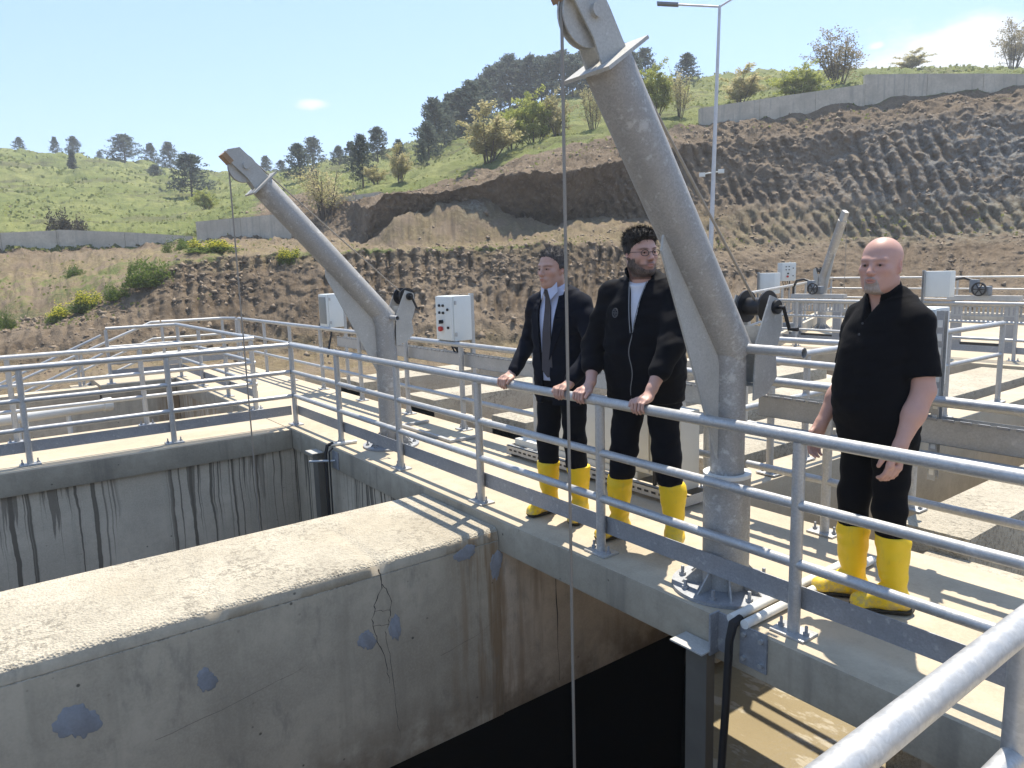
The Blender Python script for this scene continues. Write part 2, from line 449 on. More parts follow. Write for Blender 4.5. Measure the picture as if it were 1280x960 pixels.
# ------------------------------------------------------------------ numpy value noise
def _h(a, b, c):
    n = (a * 374761393 + b * 668265263 + c * 2147483647 * 7 + 1013904223).astype(np.int64)
    n = (n ^ (n >> 13)) * 1274126177
    n = n ^ (n >> 16)
    return (n & 0xffff) / 65535.0
def vnoise(x, y, z):
    xi = np.floor(x).astype(np.int64); yi = np.floor(y).astype(np.int64); zi = np.floor(z).astype(np.int64)
    fx = x - xi; fy = y - yi; fz = z - zi
    fx = fx * fx * (3 - 2 * fx); fy = fy * fy * (3 - 2 * fy); fz = fz * fz * (3 - 2 * fz)
    r = 0
    for i in (0, 1):
        for j in (0, 1):
            for k in (0, 1):
                r = r + _h(xi + i, yi + j, zi + k) * (fx if i else 1 - fx) * (fy if j else 1 - fy) * (fz if k else 1 - fz)
    return r
def fbm(x, y, z, o=4, g=.5):
    r = 0; a = 1; t = 0
    for i in range(o):
        r = r + a * vnoise(x + 17.1 * i, y + 5.3 * i, z + 9.7 * i); t += a; a *= g; x = x * 2.03; y = y * 2.03; z = z * 2.03
    return r / t

# ------------------------------------------------------------------ terrain (heights surveyed round the plant)
TERRAIN=[
[(1.5562,30.00,-0.60),(1.7448,29.35,-0.60),(1.8895,29.00,-0.60),(1.9920,29.00,-0.60),(2.0800,28.12,-0.60),(2.1754,26.38,-0.60),(2.2462,25.15,-0.60),(2.3091,24.10,-0.60),(2.3735,23.05,-0.60),(2.4391,22.00,-0.60),(2.5052,21.85,-0.60),(2.5493,21.75,-0.60),(2.5932,21.65,-0.60),(2.6367,21.55,-0.60),(2.6798,21.65,-0.60),(2.7011,21.80,-0.60),(2.7222,21.95,-0.60),(2.7638,22.25,-0.60),(2.8145,22.63,-0.60),(2.8636,23.00,-0.60),(2.9203,23.00,-0.60),(2.9565,23.00,-0.60),(3.0001,23.00,-0.60),(3.0417,23.00,-0.60),(3.0735,23.80,-0.60),(3.1190,25.00,-0.60),(3.2512,25.80,-0.60),(3.4024,27.00,-0.60)],
[(1.5631,34.00,1.03),(1.7513,33.35,1.12),(1.8950,33.00,1.19),(1.9964,32.83,1.14),(2.0832,31.82,1.11),(2.1773,29.94,1.05),(2.2471,28.50,0.98),(2.3092,27.00,0.93),(2.3729,25.50,0.95),(2.4377,24.00,0.98),(2.5031,23.83,0.97),(2.5468,23.73,0.96),(2.5903,23.61,0.98),(2.6334,23.51,0.99),(2.6762,23.59,0.99),(2.6973,23.74,0.99),(2.7183,23.88,0.98),(2.7597,24.18,0.97),(2.8102,24.54,0.95),(2.8592,24.90,0.94),(2.9156,24.96,0.95),(2.9524,25.00,0.81),(2.9968,25.13,0.60),(3.0392,25.25,0.44),(3.0717,26.15,0.28),(3.1175,27.50,0.20),(3.2502,28.30,0.33),(3.4022,29.50,0.51)],
[(1.5666,38.00,2.16),(1.7545,37.35,2.46),(1.8977,37.00,2.66),(1.9986,36.49,2.65),(2.0848,35.22,2.62),(2.1783,33.07,2.51),(2.2477,31.25,2.39),(2.3093,29.00,2.46),(2.3724,27.35,2.56),(2.4366,25.70,2.53),(2.5014,25.54,2.49),(2.5446,25.43,2.47),(2.5877,25.31,2.46),(2.6305,25.21,2.45),(2.6729,25.29,2.44),(2.6939,25.44,2.44),(2.7147,25.58,2.43),(2.7558,25.88,2.42),(2.8059,26.24,2.41),(2.8546,26.60,2.39),(2.9108,26.84,2.35),(2.9474,27.00,2.19),(2.9930,27.62,1.58),(3.0371,28.25,0.88),(3.0699,29.35,0.60),(3.1163,31.00,0.35),(3.2494,32.00,0.37),(3.4019,33.50,0.43)],
[(1.5700,40.00,3.44),(1.7578,39.35,4.02),(1.9006,39.00,4.41),(2.0010,37.70,4.50),(2.0867,36.70,4.51),(2.1795,35.70,4.44),(2.2483,35.00,4.37),(2.3094,34.00,3.94),(2.3722,33.50,3.47),(2.4362,33.00,3.34),(2.5011,33.12,3.06),(2.5443,33.21,3.01),(2.5874,33.29,2.98),(2.6301,33.38,2.97),(2.6725,33.46,2.96),(2.6934,33.50,2.96),(2.7138,34.14,3.21),(2.7542,35.41,3.55),(2.8044,37.00,3.47),(2.8530,38.36,3.45),(2.9094,40.00,3.36),(2.9454,40.33,3.31),(2.9888,40.75,3.27),(3.0302,41.17,3.23),(3.0619,41.50,3.24),(3.1073,42.00,3.26),(3.2401,42.80,3.09),(3.3930,44.00,2.87)],
[(1.5781,43.20,6.79),(1.7648,42.55,7.69),(1.9061,42.20,8.22),(2.0052,40.51,8.06),(2.0896,39.21,7.75),(2.1812,37.91,7.40),(2.2492,37.00,7.38),(2.3095,34.20,6.60),(2.3715,31.81,5.94),(2.4348,30.80,5.63),(2.4988,30.98,5.40),(2.5418,31.11,5.10),(2.5846,31.23,4.94),(2.6272,31.36,4.79),(2.6694,32.06,4.71),(2.6905,32.70,4.55),(2.7107,36.14,5.08),(2.7510,41.41,5.85),(2.8017,42.50,5.28),(2.8511,43.36,4.72),(2.9085,41.50,3.83),(2.9448,41.81,3.65),(2.9878,42.19,3.73),(3.0290,42.57,3.79),(3.0606,42.88,3.85),(3.1057,43.34,3.92),(3.2379,44.00,3.88),(3.3901,45.00,3.80)],
[(1.5801,46.20,8.00),(1.7669,45.55,9.24),(1.9079,45.20,9.90),(2.0066,43.35,9.78),(2.0908,41.92,9.50),(2.1819,40.50,9.04),(2.2495,39.50,8.81),(2.3096,37.95,8.35),(2.3712,36.81,7.99),(2.4342,36.30,7.42),(2.4981,36.98,7.00),(2.5410,36.77,6.56),(2.5839,36.56,6.11),(2.6266,36.35,5.74),(2.6688,37.06,5.58),(2.6897,37.70,5.53),(2.7102,41.14,5.89),(2.7503,46.41,6.82),(2.8005,51.00,6.82),(2.8493,55.36,6.77),(2.9059,58.30,6.40),(2.9417,61.81,6.68),(2.9843,63.44,7.03),(3.0251,65.07,7.36),(3.0566,66.38,7.51),(3.1016,68.34,7.72),(3.2339,69.00,7.34),(3.3866,70.00,6.78)],
[(1.5789,100.00,14.30),(1.7671,96.77,18.00),(1.9088,95.00,20.26),(2.0080,91.58,21.34),(2.0922,88.95,21.65),(2.1830,86.32,21.75),(2.2501,84.57,21.42),(2.3097,83.29,21.37),(2.3707,82.00,21.00),(2.4330,85.00,20.72),(2.4964,88.00,19.84),(2.5389,92.00,19.56),(2.5814,96.00,19.15),(2.6238,100.00,18.61),(2.6658,105.00,18.42),(2.6867,107.50,18.28),(2.7073,110.00,18.23),(2.7482,115.00,18.04),(2.7982,118.12,17.38),(2.8465,121.25,17.13),(2.9017,125.00,17.84),(2.9368,125.83,18.42),(2.9789,126.88,19.31),(3.0194,127.92,19.87),(3.0505,128.75,20.29),(3.0949,130.00,20.79),(3.2270,132.00,19.68),(3.3799,135.00,18.02)]]
TREES=[(-120.24,5.51,20.37,1.86,2.00,'p',25),
(-117.88,9.65,19.75,2.67,1.83,'p',70),
(-118.21,11.97,19.73,3.39,2.82,'p',93),
(-118.18,15.26,19.59,1.56,1.41,'p',125),
(-112.76,17.70,18.36,3.67,5.71,'p',157),
(-114.64,21.55,18.40,3.33,2.77,'p',190),
(-111.48,23.39,17.64,4.07,3.53,'p',213),
(-65.16,14.89,9.33,3.82,4.49,'p',240),
(-99.60,33.64,16.41,2.77,2.52,'p',333),
(-89.16,32.10,15.07,1.83,2.06,'p',352),
(-52.53,20.44,9.40,3.16,2.87,'p',375),
(-77.61,31.85,14.16,3.48,3.48,'p',392),
(-70.97,32.18,13.70,2.30,2.30,'p',424),
(-32.26,16.43,6.70,2.86,1.97,'p',454),
(-49.24,26.05,10.56,2.99,2.56,'p',473),
(-31.83,20.31,7.80,1.73,0.77,'p',530),
(-43.70,28.38,11.03,3.89,2.95,'p',545),
(-47.39,32.33,12.59,3.80,2.92,'p',566),
(-46.34,33.65,13.07,4.23,3.36,'p',590),
(-59.27,44.91,17.68,4.99,3.69,'p',614),
(-59.19,47.49,18.73,5.27,3.76,'p',638),
(-56.08,47.97,18.87,4.96,3.86,'p',664),
(-53.11,48.40,19.00,4.48,3.41,'p',690),
(-49.63,48.21,18.78,3.99,3.29,'p',716),
(-46.88,48.48,18.70,3.72,3.05,'p',742),
(-41.56,48.31,17.88,3.21,2.73,'p',790),
(-38.41,52.11,17.94,2.75,2.27,'p',858),
(-87.58,8.12,13.57,2.34,1.07,'q',92),
(-38.85,24.83,9.62,2.66,2.05,'p',536),
(-45.58,30.38,11.82,3.51,2.67,'p',556),
(-47.37,33.24,12.93,4.12,3.09,'p',577),
(-52.28,38.79,15.17,4.42,3.44,'p',602),
(-59.27,46.22,18.21,4.85,3.73,'p',626),
(-57.93,47.98,18.90,4.86,3.55,'p',651),
(-54.92,48.47,19.05,4.74,3.65,'p',677),
(-51.97,48.85,19.16,4.28,3.39,'p',703),
(-49.80,49.67,19.29,4.05,3.34,'p',728),
(-46.50,50.06,19.24,3.77,3.08,'p',760),
(-46.32,51.87,19.57,3.48,2.96,'p',778),
(-43.05,51.59,18.86,3.03,2.52,'p',806),
(-37.15,21.54,8.50,1.93,1.48,'p',500),
(-54.71,26.17,10.89,2.14,1.84,'p',440),
(-23.71,19.43,7.12,2.41,3.18,'b',611),
(-24.70,23.24,8.52,2.61,2.33,'b',668),
(-23.54,23.94,8.75,2.30,1.66,'b',697),
(-21.75,24.88,8.92,2.54,1.63,'t',741),
(-20.21,28.09,9.46,2.52,1.87,'b',820),
(-18.77,28.35,9.24,2.39,1.56,'t',850),
(-20.47,35.73,11.11,1.82,2.68,'b',925),
(-19.20,39.99,11.80,1.82,2.61,'b',1000),
(-19.73,45.24,12.99,3.24,3.73,'t',1048),
(-27.43,70.54,19.01,1.46,3.11,'b',1135),
(-20.33,75.10,17.88,4.09,3.34,'t',1266),
(-27.27,11.84,4.65,2.44,2.94,'t',405),
(-88.91,16.75,13.52,1.97,2.85,'p',195),
(-48.77,11.82,6.70,1.42,1.42,'b',258),
(-30.75,16.50,6.64,0.96,1.44,'b',470),
(-27.34,16.20,6.32,1.77,1.33,'b',500),
(-25.12,22.00,8.09,1.84,1.84,'b',640),
(-20.92,26.37,9.21,1.84,1.38,'b',780)]
SHRUBS=[(-18.23,1.93,1.63,1.17,1.93,'g',185),
(-25.72,0.63,1.86,0.71,1.19,'g',92),
(-20.37,-1.99,0.25,0.94,0.87,'g',6),
(-19.17,0.21,0.82,0.90,1.62,'y',108),
(-19.41,-0.60,0.50,0.72,1.51,'y',72),
(-19.80,4.43,2.53,0.63,2.65,'y',266),
(-22.53,3.85,2.62,0.75,1.37,'g',222),
(-16.64,6.04,2.36,0.75,1.26,'y',360),
(-39.20,1.97,4.55,1.67,2.82,'d',84),
(-18.36,1.09,1.15,0.76,1.17,'g',150),
(-10.51,12.51,0.98,0.37,0.69,'g',690),
(-21.96,2.20,2.13,0.67,1.00,'g',168)]
WALLS=[[(-34.63,-4.76,4.11,3.13),(-34.34,-1.26,4.08,3.16),(-33.90,0.96,4.19,3.24),(-33.80,1.02,4.22,3.23),(-32.75,3.72,4.06,3.21),(-31.48,6.56,3.81,3.06)],
[(-31.04,6.67,4.49,3.36),(-29.34,8.35,4.59,3.36),(-27.00,10.00,4.68,3.48)],
[(-27.22,12.42,5.49,4.67),(-24.22,13.39,5.50,4.68)],
[(-31.94,20.14,7.67,7.39),(-31.40,21.06,7.79,7.51)],
[(-16.77,27.51,9.36,8.49),(-15.15,30.11,9.75,8.75),(-13.51,32.38,10.06,9.06),(-12.00,34.28,10.31,9.36)],
[(-12.04,34.32,10.78,9.37),(-10.08,36.57,10.68,9.46),(-8.28,38.43,10.52,9.54),(-5.70,40.82,10.22,9.36)]]
# lamp [-7.   15.99  1.67]
# lamp top [-6.81 16.14  9.23]
PLANT = [(-6.9, -1.2), (-6.9, 1.6), (-3.5, 4.6), (0.2, 7.8), (-4.4, 18.7), (1.1, 18.1), (16, 17.0), (16, -14), (-5.8, -14), (-5.8, -1.2)]
CX, CY = CAM_LOC.x, CAM_LOC.y
def exit_r(az):
    dx, dy = math.cos(az), math.sin(az); best = 0
    for i in range(len(PLANT)):
        x0, y0 = PLANT[i]; x1, y1 = PLANT[(i + 1) % len(PLANT)]
        ex, ey = x1 - x0, y1 - y0
        den = dx * ey - dy * ex
        if abs(den) < 1e-9: continue
        t = ((x0 - CX) * ey - (y0 - CY) * ex) / den; u = ((x0 - CX) * dy - (y0 - CY) * dx) / den
        if t > 0 and -1e-6 <= u <= 1 + 1e-6: best = max(best, t)
    return best
def build_terrain():
    L = [np.array(l) for l in TERRAIN]
    a_min = max(l[0, 0] for l in L); a_max = min(l[-1, 0] for l in L)
    az = np.linspace(a_min, a_max, 1300)
    n = len(az)
    kr = [np.interp(az, l[:, 0], l[:, 1]) for l in L]; kz = [np.interp(az, l[:, 0], l[:, 2]) for l in L]
    r0 = np.array([exit_r(a) for a in az]) - .25
    kr[0] = np.maximum(kr[0], r0 + 1.5); kr[1] = np.maximum(kr[1], kr[0] + 1.2); kr[2] = np.maximum(kr[2], kr[1] + .8)
    # the last hill knot is followed by the back of the hill
    kr = [r0] + kr + [kr[-1] + 60, kr[-1] + 400]; kz = [np.full(n, -.6)] + kz + [kz[-1] - 9, kz[-1] * 0 - 5]
    segs = [14, 22, 40, 20, 60, 30, 80, 8, 3]
    R = []; Z = []; T = []
    for s, m in enumerate(segs):
        for i in range(m):
            t = i / m
            R.append(kr[s] * (1 - t) + kr[s + 1] * t); Z.append(kz[s] * (1 - t) + kz[s + 1] * t); T.append(s + t)
    R.append(kr[-1]); Z.append(kz[-1]); T.append(float(len(segs)))
    R = np.array(R); Z = np.array(Z); T = np.array(T)[:, None] * np.ones((1, n)); A = az[None, :] * np.ones((len(R), 1))
    X = CX + R * np.cos(A); Y = CY + R * np.sin(A)
    arc = A * 26.0
    def band(a, b, s=.12): return np.clip((T - a) / s, 0, 1) * np.clip((b - T) / s, 0, 1)
    left = np.clip((A - 2.79) / .08, 0, 1)        # grassy left end
    right = np.clip((2.42 - A) / .10, 0, 1)       # tall cut on the right
    mid = (1 - left) * (1 - right)
    d = np.zeros_like(R)
    # tooth marks of the excavator: ribs running down the cut faces
    j = fbm(arc * .45, T * 1.0, T * 0, 3) * 1.1 + .3 * fbm(arc * 2.2, T * 3.0, T * 0 + 7, 2)
    def ribs(ph, sharp): return 1 - (1 - np.abs((ph % 1) * 2 - 1)) ** sharp
    rib = ribs(arc * 2.6 + j + (T - 2) * .5 + .9 * fbm(arc * .9, T * 0, T * 0 + 11, 2), 1.5)
    rib2 = ribs(arc * 2.7 + j * 1.2 - (T - 4) * 2.6, 1.4)
    amp = (.25 + 1.1 * fbm(arc * .7, T * 2, T * 0 + 3, 2))
    brk = np.clip((fbm(arc * .55, T * 1.6, T * 0 + 21, 3) - .33) * 4, .3, 1)
    d += -.62 * (1 - rib) * band(1.55, 3.05, .3) * (1 - left * .55) * amp * brk
    d += -.50 * (1 - rib2) * band(3.9, 5.0, .2) * right * amp * np.clip((fbm(arc * .4, T * 1.3, T * 0 + 31, 3) - .3) * 3.5, .1, 1)
    d += -.35 * (1 - rib2) * band(2.6, 4.0, .5) * right * amp
    d += .35 * (fbm(X * .9, Y * .9, Z * .9, 4) - .5) * band(1.0, 3.1)
    d += .34 * (fbm(X * 5.0, Y * 5.0, Z * 5.0, 4, .6) - .5) * band(1.0, 3.05)
    d += .7 * (fbm(X * .35, Y * .35, Z * .35, 4) - .5) * band(4.0, 5.0, .2) * (.35 + right)
    d += .40 * (fbm(X * 1.9, Y * 1.9, Z * 1.9, 4) - .5) * band(4.0, 5.2, .2) * (.4 + right)
    d += .55 * (fbm(X * 4.0, Y * 4.0, Z * 4.0, 4, .6) - .5) * band(3.0, 5.8, .2)
    R2 = R - d
    face = band(1.6, 3.1, .3)
    dz = (1 - .75 * face) * .42 * (fbm(X * 1.5, Y * 1.5, Z * .6 + 5, 4) - .5) * band(.6, 6.0, .4)
    dz += (1 - .6 * face) * .30 * (fbm(X * 4.2, Y * 4.2, Z * 2.0, 3) - .5) * band(.3, 6.0, .3)
    dz += .6 * (fbm(X * .5, Y * .5, Z * 0 + 2, 4) - .5) * band(3.0, 6.0, .3)
    ridged = 1 - np.abs(fbm(X * .09, Y * .09, Z * .25, 4) * 2 - 1)
    dz += 3.4 * (ridged - .8) * band(6.0, 7.9, .5) * np.clip(left + .35, 0, 1)
    dz += 1.3 * (fbm(X * .35, Y * .35, X * 0 + 4, 4) - .5) * band(6.0, 7.9, .4)
    dz += .7 * (fbm(X * 1.1, Y * 1.1, X * 0 + 8, 3) - .5) * band(5.6, 7.9, .3)
    Z2 = Z + dz
    # heaps slid down below the overhang
    for (hx, hy, hr, hh) in ((-18.9, 13.3, 2.5, 1.45), (-18.2, 15.4, 2.6, 1.6), (-15.6, 18.4, 3.0, .7), (-19.8, 11.8, 1.5, .6)):
        q = np.sqrt((X - hx) ** 2 + (Y - hy) ** 2) / hr
        Z2 += hh * np.clip(1 - q, 0, 1) ** 1.1 * band(2.12, 4.4, .15)
    X = CX + R2 * np.cos(A); Y = CY + R2 * np.sin(A)
    # what covers the soil: red grass, green grey rock, blue dry weeds
    gmask = np.clip((T - 5.75) / .35, 0, 1)
    gmask = np.maximum(gmask, left * np.clip((T - 4.0) / .3, 0, 1))
    gmask = np.maximum(gmask, .50 * band(5.2, 6.0, .5) * (1 - mid * .6))
    gmask = np.maximum(gmask, .47 * band(2.88, 3.12, .06) * (1 - right))
    gmask = np.maximum(gmask, .47 * band(2.9, 3.6, .12) * left)
    gmask = np.maximum(gmask, .34 * band(2.2, 3.0, .3) * left)
    rmask = right * band(2.6, 5.3, .5) * np.clip((2.25 - A) / .25, 0, 1)
    rmask = np.maximum(rmask, 1.2 * np.clip(1 - np.hypot(X + 17.9, (Y - 14.5)) / .95, 0, 1) * band(2.2, 4.2, .1))
    dmask = np.maximum(.9 * band(2.6, 4.0, .4) * np.clip(left + .55, 0, 1), .45 * band(.05, 1.5, .5))
    nr = len(R)
    co = np.stack([X, Y, Z2], -1).reshape(-1, 3)
    idx = np.arange(nr * n).reshape(nr, n)
    q = np.stack([idx[:-1, :-1], idx[:-1, 1:], idx[1:, 1:], idx[1:, :-1]], -1).reshape(-1, 4)
    me = bpy.data.meshes.new('hillside')
    me.vertices.add(len(co)); me.vertices.foreach_set('co', co.astype(np.float32).ravel())
    me.loops.add(len(q) * 4); me.polygons.add(len(q))
    me.loops.foreach_set('vertex_index', q[:, ::-1].astype(np.int32).ravel())
    me.polygons.foreach_set('loop_start', np.arange(0, len(q) * 4, 4, dtype=np.int32))
    me.update(calc_edges=True)
    ca = me.color_attributes.new('cover', 'FLOAT_COLOR', 'POINT')
    cc = np.stack([gmask, rmask, dmask, np.ones_like(gmask)], -1).reshape(-1, 4).astype(np.float32)
    ca.data.foreach_set('color', cc.ravel())
    me.materials.append(MAT['terrain']); me.shade_smooth()
    o = bpy.data.objects.new('hillside', me); COL.objects.link(o); struct(o)
    # flat ground all the way round, outside the plant and the surveyed sector
    m = MB(); N = 160; a0 = a_max - .02; a1 = a_min + 2 * PI + .02
    rows = []
    for i in range(N + 1):
        a = a0 + (a1 - a0) * i / N
        r = exit_r(a) - .25
        rows.append([(CX + k * math.cos(a), CY + k * math.sin(a), z) for (k, z) in ((r, -.62), (r + 20, -.62), (r + 90, 2), (r + 250, 12), (640, 8))])
    vs = [p for r_ in rows for p in r_]; fs = []
    for i in range(N):
        for k in range(4):
            fs.append((i * 5 + k, i * 5 + k + 1, i * 5 + k + 6, i * 5 + k + 5))
    m.add(vs, fs)
    struct(m.build('ground', 'ground', smooth=False))
    return X, Y, Z2, A, T
TX, TY, TZ, TA, TT = build_terrain()
TSTEP = None
def ground_z(x, y):
    a = math.atan2(y - CY, x - CX)
    if a < 0: a += 2 * PI
    j = int(np.argmin(np.abs(TA[0] - a)))
    k = int(np.argmin((TX[:, j] - x) ** 2 + (TY[:, j] - y) ** 2))
    return float(TZ[k, j])

# ------------------------------------------------------------------ the plant: concrete
def slab(name, boxes, mat, label=None, cat=None, ch=.012):
    m = MB()
    for b in boxes: m.box(*b, ch=ch)
    o = m.build(name, mat)
    return struct(o)
# walkway decks
def deck(name, x0, x1, y0, y1, z0=-.22, z1=0.0):
    m = MB().box(x0, x1, y0, y1, z0, z1, ch=.014)
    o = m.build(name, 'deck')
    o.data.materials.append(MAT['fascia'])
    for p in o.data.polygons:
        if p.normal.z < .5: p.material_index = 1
    return struct(o)
deck('walkway_deck', -6.85, 15.0, -.13, 1.36)
deck('walkway_deck', -1.36, .22, -13.0, -.134)
deck('walkway_deck', -6.85, -5.35, -1.25, -.134)
deck('walkway_deck', 7.22, 9.4, -13.0, -.134)
d2 = MB().add([(-.6, 9.75, 0), (15, 9.75, 0), (15, 16.9, 0), (1.1, 18.0, 0), (-4.3, 18.5, 0), (-.6, 9.75, -.25), (15, 9.75, -.25), (15, 16.9, -.25), (1.1, 18.0, -.25), (-4.3, 18.5, -.25)],
              [(0, 1, 2, 3, 4), (9, 8, 7, 6, 5), (0, 5, 6, 1), (1, 6, 7, 2), (2, 7, 8, 3), (3, 8, 9, 4), (4, 9, 5, 0)])
struct(d2.build('walkway_deck', 'deck', smooth=False))
# outer skirts and walls below the decks
def wall(name, boxes, mat='wall', ch=.01):
    m = MB()
    for b in boxes: m.box(*b, ch=ch)
    return struct(m.build(name, mat))
wall('tank_wall', [(-.12, .17, -13.0, -.10, -5.0, -.222)], 'walldrip')
wall('tank_wall', [(.172, 3.098, -.10, .15, -5.0, -.222)], 'walldripx')
wall('tank_wall', [(-1.33, -1.05, -13.0, -.10, -5.0, -.222)], 'wall')
wall('tank_wall', [(-5.64, -5.38, -13.0, -.10, -5.0, -.222)], 'wall')
wall('tank_wall', [(-5.66, -5.36, -13.0, -1.28, -.22, -.02)], 'wall')
wall('tank_wall', [(-5.37, -1.34, -.10, .15, -5.0, -.222)], 'wall')
wall('tank_wall', [(-6.84, -6.6, -1.2, 1.36, -1.5, -.222)], 'wall')
wall('tank_wall', [(-6.84, .4, 1.10, 1.352, -5, -.222)], 'wall')
wall('tank_wall', [(7.3, 7.5, -13.0, -.10, -5.0, -.222)], 'wall')
wall('tank_wall', [(9.0, 9.3, -13.0, 17, -5.0, -.222)], 'wall')
# floors and water
struct(MB().box(-5.4, .0, -13, -.05, -2.7, -2.6).build('tank_floor', 'wall'))
struct(MB().box(.0, 4.7, -13, 9.6, -5.2, -5.01).build('pit_shade_water', 'shadewater'))
struct(MB().box(4.7, 7.4, -13, 1.9, -5.2, -5.004).build('pit_shade_water', 'shadewater'))
# the thick dividing wall in front: a 1 m wall with a rounded front arris
def thick_wall():
    m = MB()
    prof = [(3.1, -1.41), (4.1, -1.41), (4.1, -.145), (4.094, -.140), (4.10, -.135), (4.10, -.075), (4.075, -.05), (3.10, -.05)]
    # front face, top and back in slices so that the long arris wanders a little
    ny = 420; ys = np.linspace(-13, -.135, ny)
    vs = []
    for i, y in enumerate(ys):
        jt = .003 * (fbm(np.array([y * 5.]), np.array([1.]), np.array([0.]), 3)[0] - .5)
        chip = 0.0
        for (cy, w, dpt) in ((-1.02, .06, .03), (-1.95, .05, .014), (-.16, .05, .02)):
            chip += dpt * max(0, 1 - abs(y - cy) / w)
        for k, (x, z) in enumerate(prof):
            if k in (5, 6): x = x + jt - chip; z = z + jt - chip * .5
            if k == 7: x = x + jt
            vs.append((x, y, z))
    K = len(prof); fs = []
    for i in range(ny - 1):
        for k in range(K):
            fs.append((i * K + k, i * K + (k + 1) % K, (i + 1) * K + (k + 1) % K, (i + 1) * K + k))
    fs.append(tuple(range(K))); fs.append(tuple((ny - 1) * K + k for k in range(K - 1, -1, -1)))
    m.add(vs, fs)
    o = m.build('dividing_wall', 'wall', ang=50)
    o.data.materials.append(MAT['rough'])
    for p in o.data.polygons:
        if p.normal.z > .6: p.material_index = 1
    struct(o)
    # repair patches: thin trowelled mortar
    def blob(y, z, ry, rz, seed):
        r = random.Random(seed); b = MB(); n = 72; vs = []
        ph = [r.random() * 6.28 for _ in range(5)]
        for i in range(n):
            a = 2 * PI * i / n
            k = 1 + .16 * math.sin(2 * a + ph[0]) + .10 * math.sin(3 * a + ph[1]) + .06 * math.sin(7 * a + ph[2]) + .045 * math.sin(15 * a + ph[3])
            dd = .16 * max(0, -math.sin(a)) * (math.sin(11 * a + ph[4]) > .2)
            vs.append((4.1008, y + ry * k * math.cos(a), z + rz * (k + dd) * math.sin(a)))
        vs2 = [(4.1035, (v[1] - y) * .93 + y, (v[2] - z) * .93 + z) for v in vs]
        b.add(vs + vs2, [tuple(range(n, 2 * n))] + [(i, (i + 1) % n, n + (i + 1) % n, n + i) for i in range(n)])
        return b
    for i, (y, z, ry, rz) in enumerate(PATCHES): blob(y, z, ry, rz, 10 + i).build('repair_patch', 'patch', o)
    # the crack: a jagged groove line
    c = MB()
    def crack(pts, w):
        pp = []
        r = random.Random(3 + len(pts))
        for i in range(len(pts) - 1):
            (y0, z0), (y1, z1) = pts[i], pts[i + 1]
            for k in range(5):
                t = k / 5; pp.append((y0 + (y1 - y0) * t + r.uniform(-.008, .008), z0 + (z1 - z0) * t + r.uniform(-.006, .006)))
        pp.append(pts[-1]); n = len(pp); vs = []
        for i, (y, z) in enumerate(pp):
            ww = w * (.5 + r.random()) * (1 - .7 * i / n)
            vs += [(4.1012, y - ww, z), (4.1012, y + ww, z + .002)]
        c.add(vs, [(2 * i, 2 * i + 1, 2 * i + 3, 2 * i + 2) for i in range(n - 1)])
    for pts, w in CRACKS: crack(pts, w)
    c.build('crack_line', 'crack', o, smooth=False, fix=False)
    return o
PATCHES = [(-2.03, -.43, .05, .06), (-2.62, -.42, .09, .085), (-1.12, -.52, .055, .06), (-.93, -.5, .035, .09), (-.40, -.16, .075, .05), (-.16, -.3, .05, .09)]
CRACKS = [([(-1.02, -.10), (-1.00, -.2), (-1.05, -.3), (-1.08, -.42), (-1.05, -.55), (-1.01, -.68), (-.99, -.85)], .004),
          ([(-1.00, -.2), (-.95, -.3), (-.96, -.42), (-1.0, -.52), (-.97, -.7), (-.96, -1.0), (-.94, -1.25)], .0026),
          ([(-1.06, -.36), (-.96, -.38)], .002), ([(-1.08, -.45), (-.97, -.47)], .002),
          ([(.35, -.3), (.36, -.7), (.37, -1.35)], .005), ([(.0, -.62), (-.3, -.75), (-.62, -.8)], .0022), ([(-1.5, -.55), (-1.9, -.62), (-2.3, -.66)], .0018)]
thick_wall()
# its continuation under the walkway, stained, with bounce light put into its tan
wall('tank_wall', [(3.3, 4.098, -.133, 2.2, -1.41, -.224)], 'walltan')
wall('tank_wall', [(3.12, 4.085, -13, 2.6, -5.0, -1.412)], 'pitshade', 0)  # lower wall coloured black to hold the pit's shade
wall('tank_wall', [(3.3, 4.09, 2.2, 9.6, -1.41, -.03)], 'rough')
# added divider, black with the pit's painted shade, and muddy basin beyond it
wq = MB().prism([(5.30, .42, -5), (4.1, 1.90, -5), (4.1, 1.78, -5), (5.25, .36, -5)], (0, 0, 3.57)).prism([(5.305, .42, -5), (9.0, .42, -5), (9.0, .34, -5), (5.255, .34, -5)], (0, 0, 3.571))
struct(wq.build('added_divider', 'pitshade', smooth=False))
wq = MB().prism([(5.31, .43, -1.6), (8.98, .43, -1.6), (8.98, 9.7, -1.6), (4.1, 9.7, -1.6), (4.1, 1.92, -1.6)], (0, 0, .19))
struct(wq.build('muddy_water', 'mud', smooth=False))
# pier at the near end of the basin
wall('pier', [(6.62, 6.95, .35, .75, -3, -.222)], 'walltan')
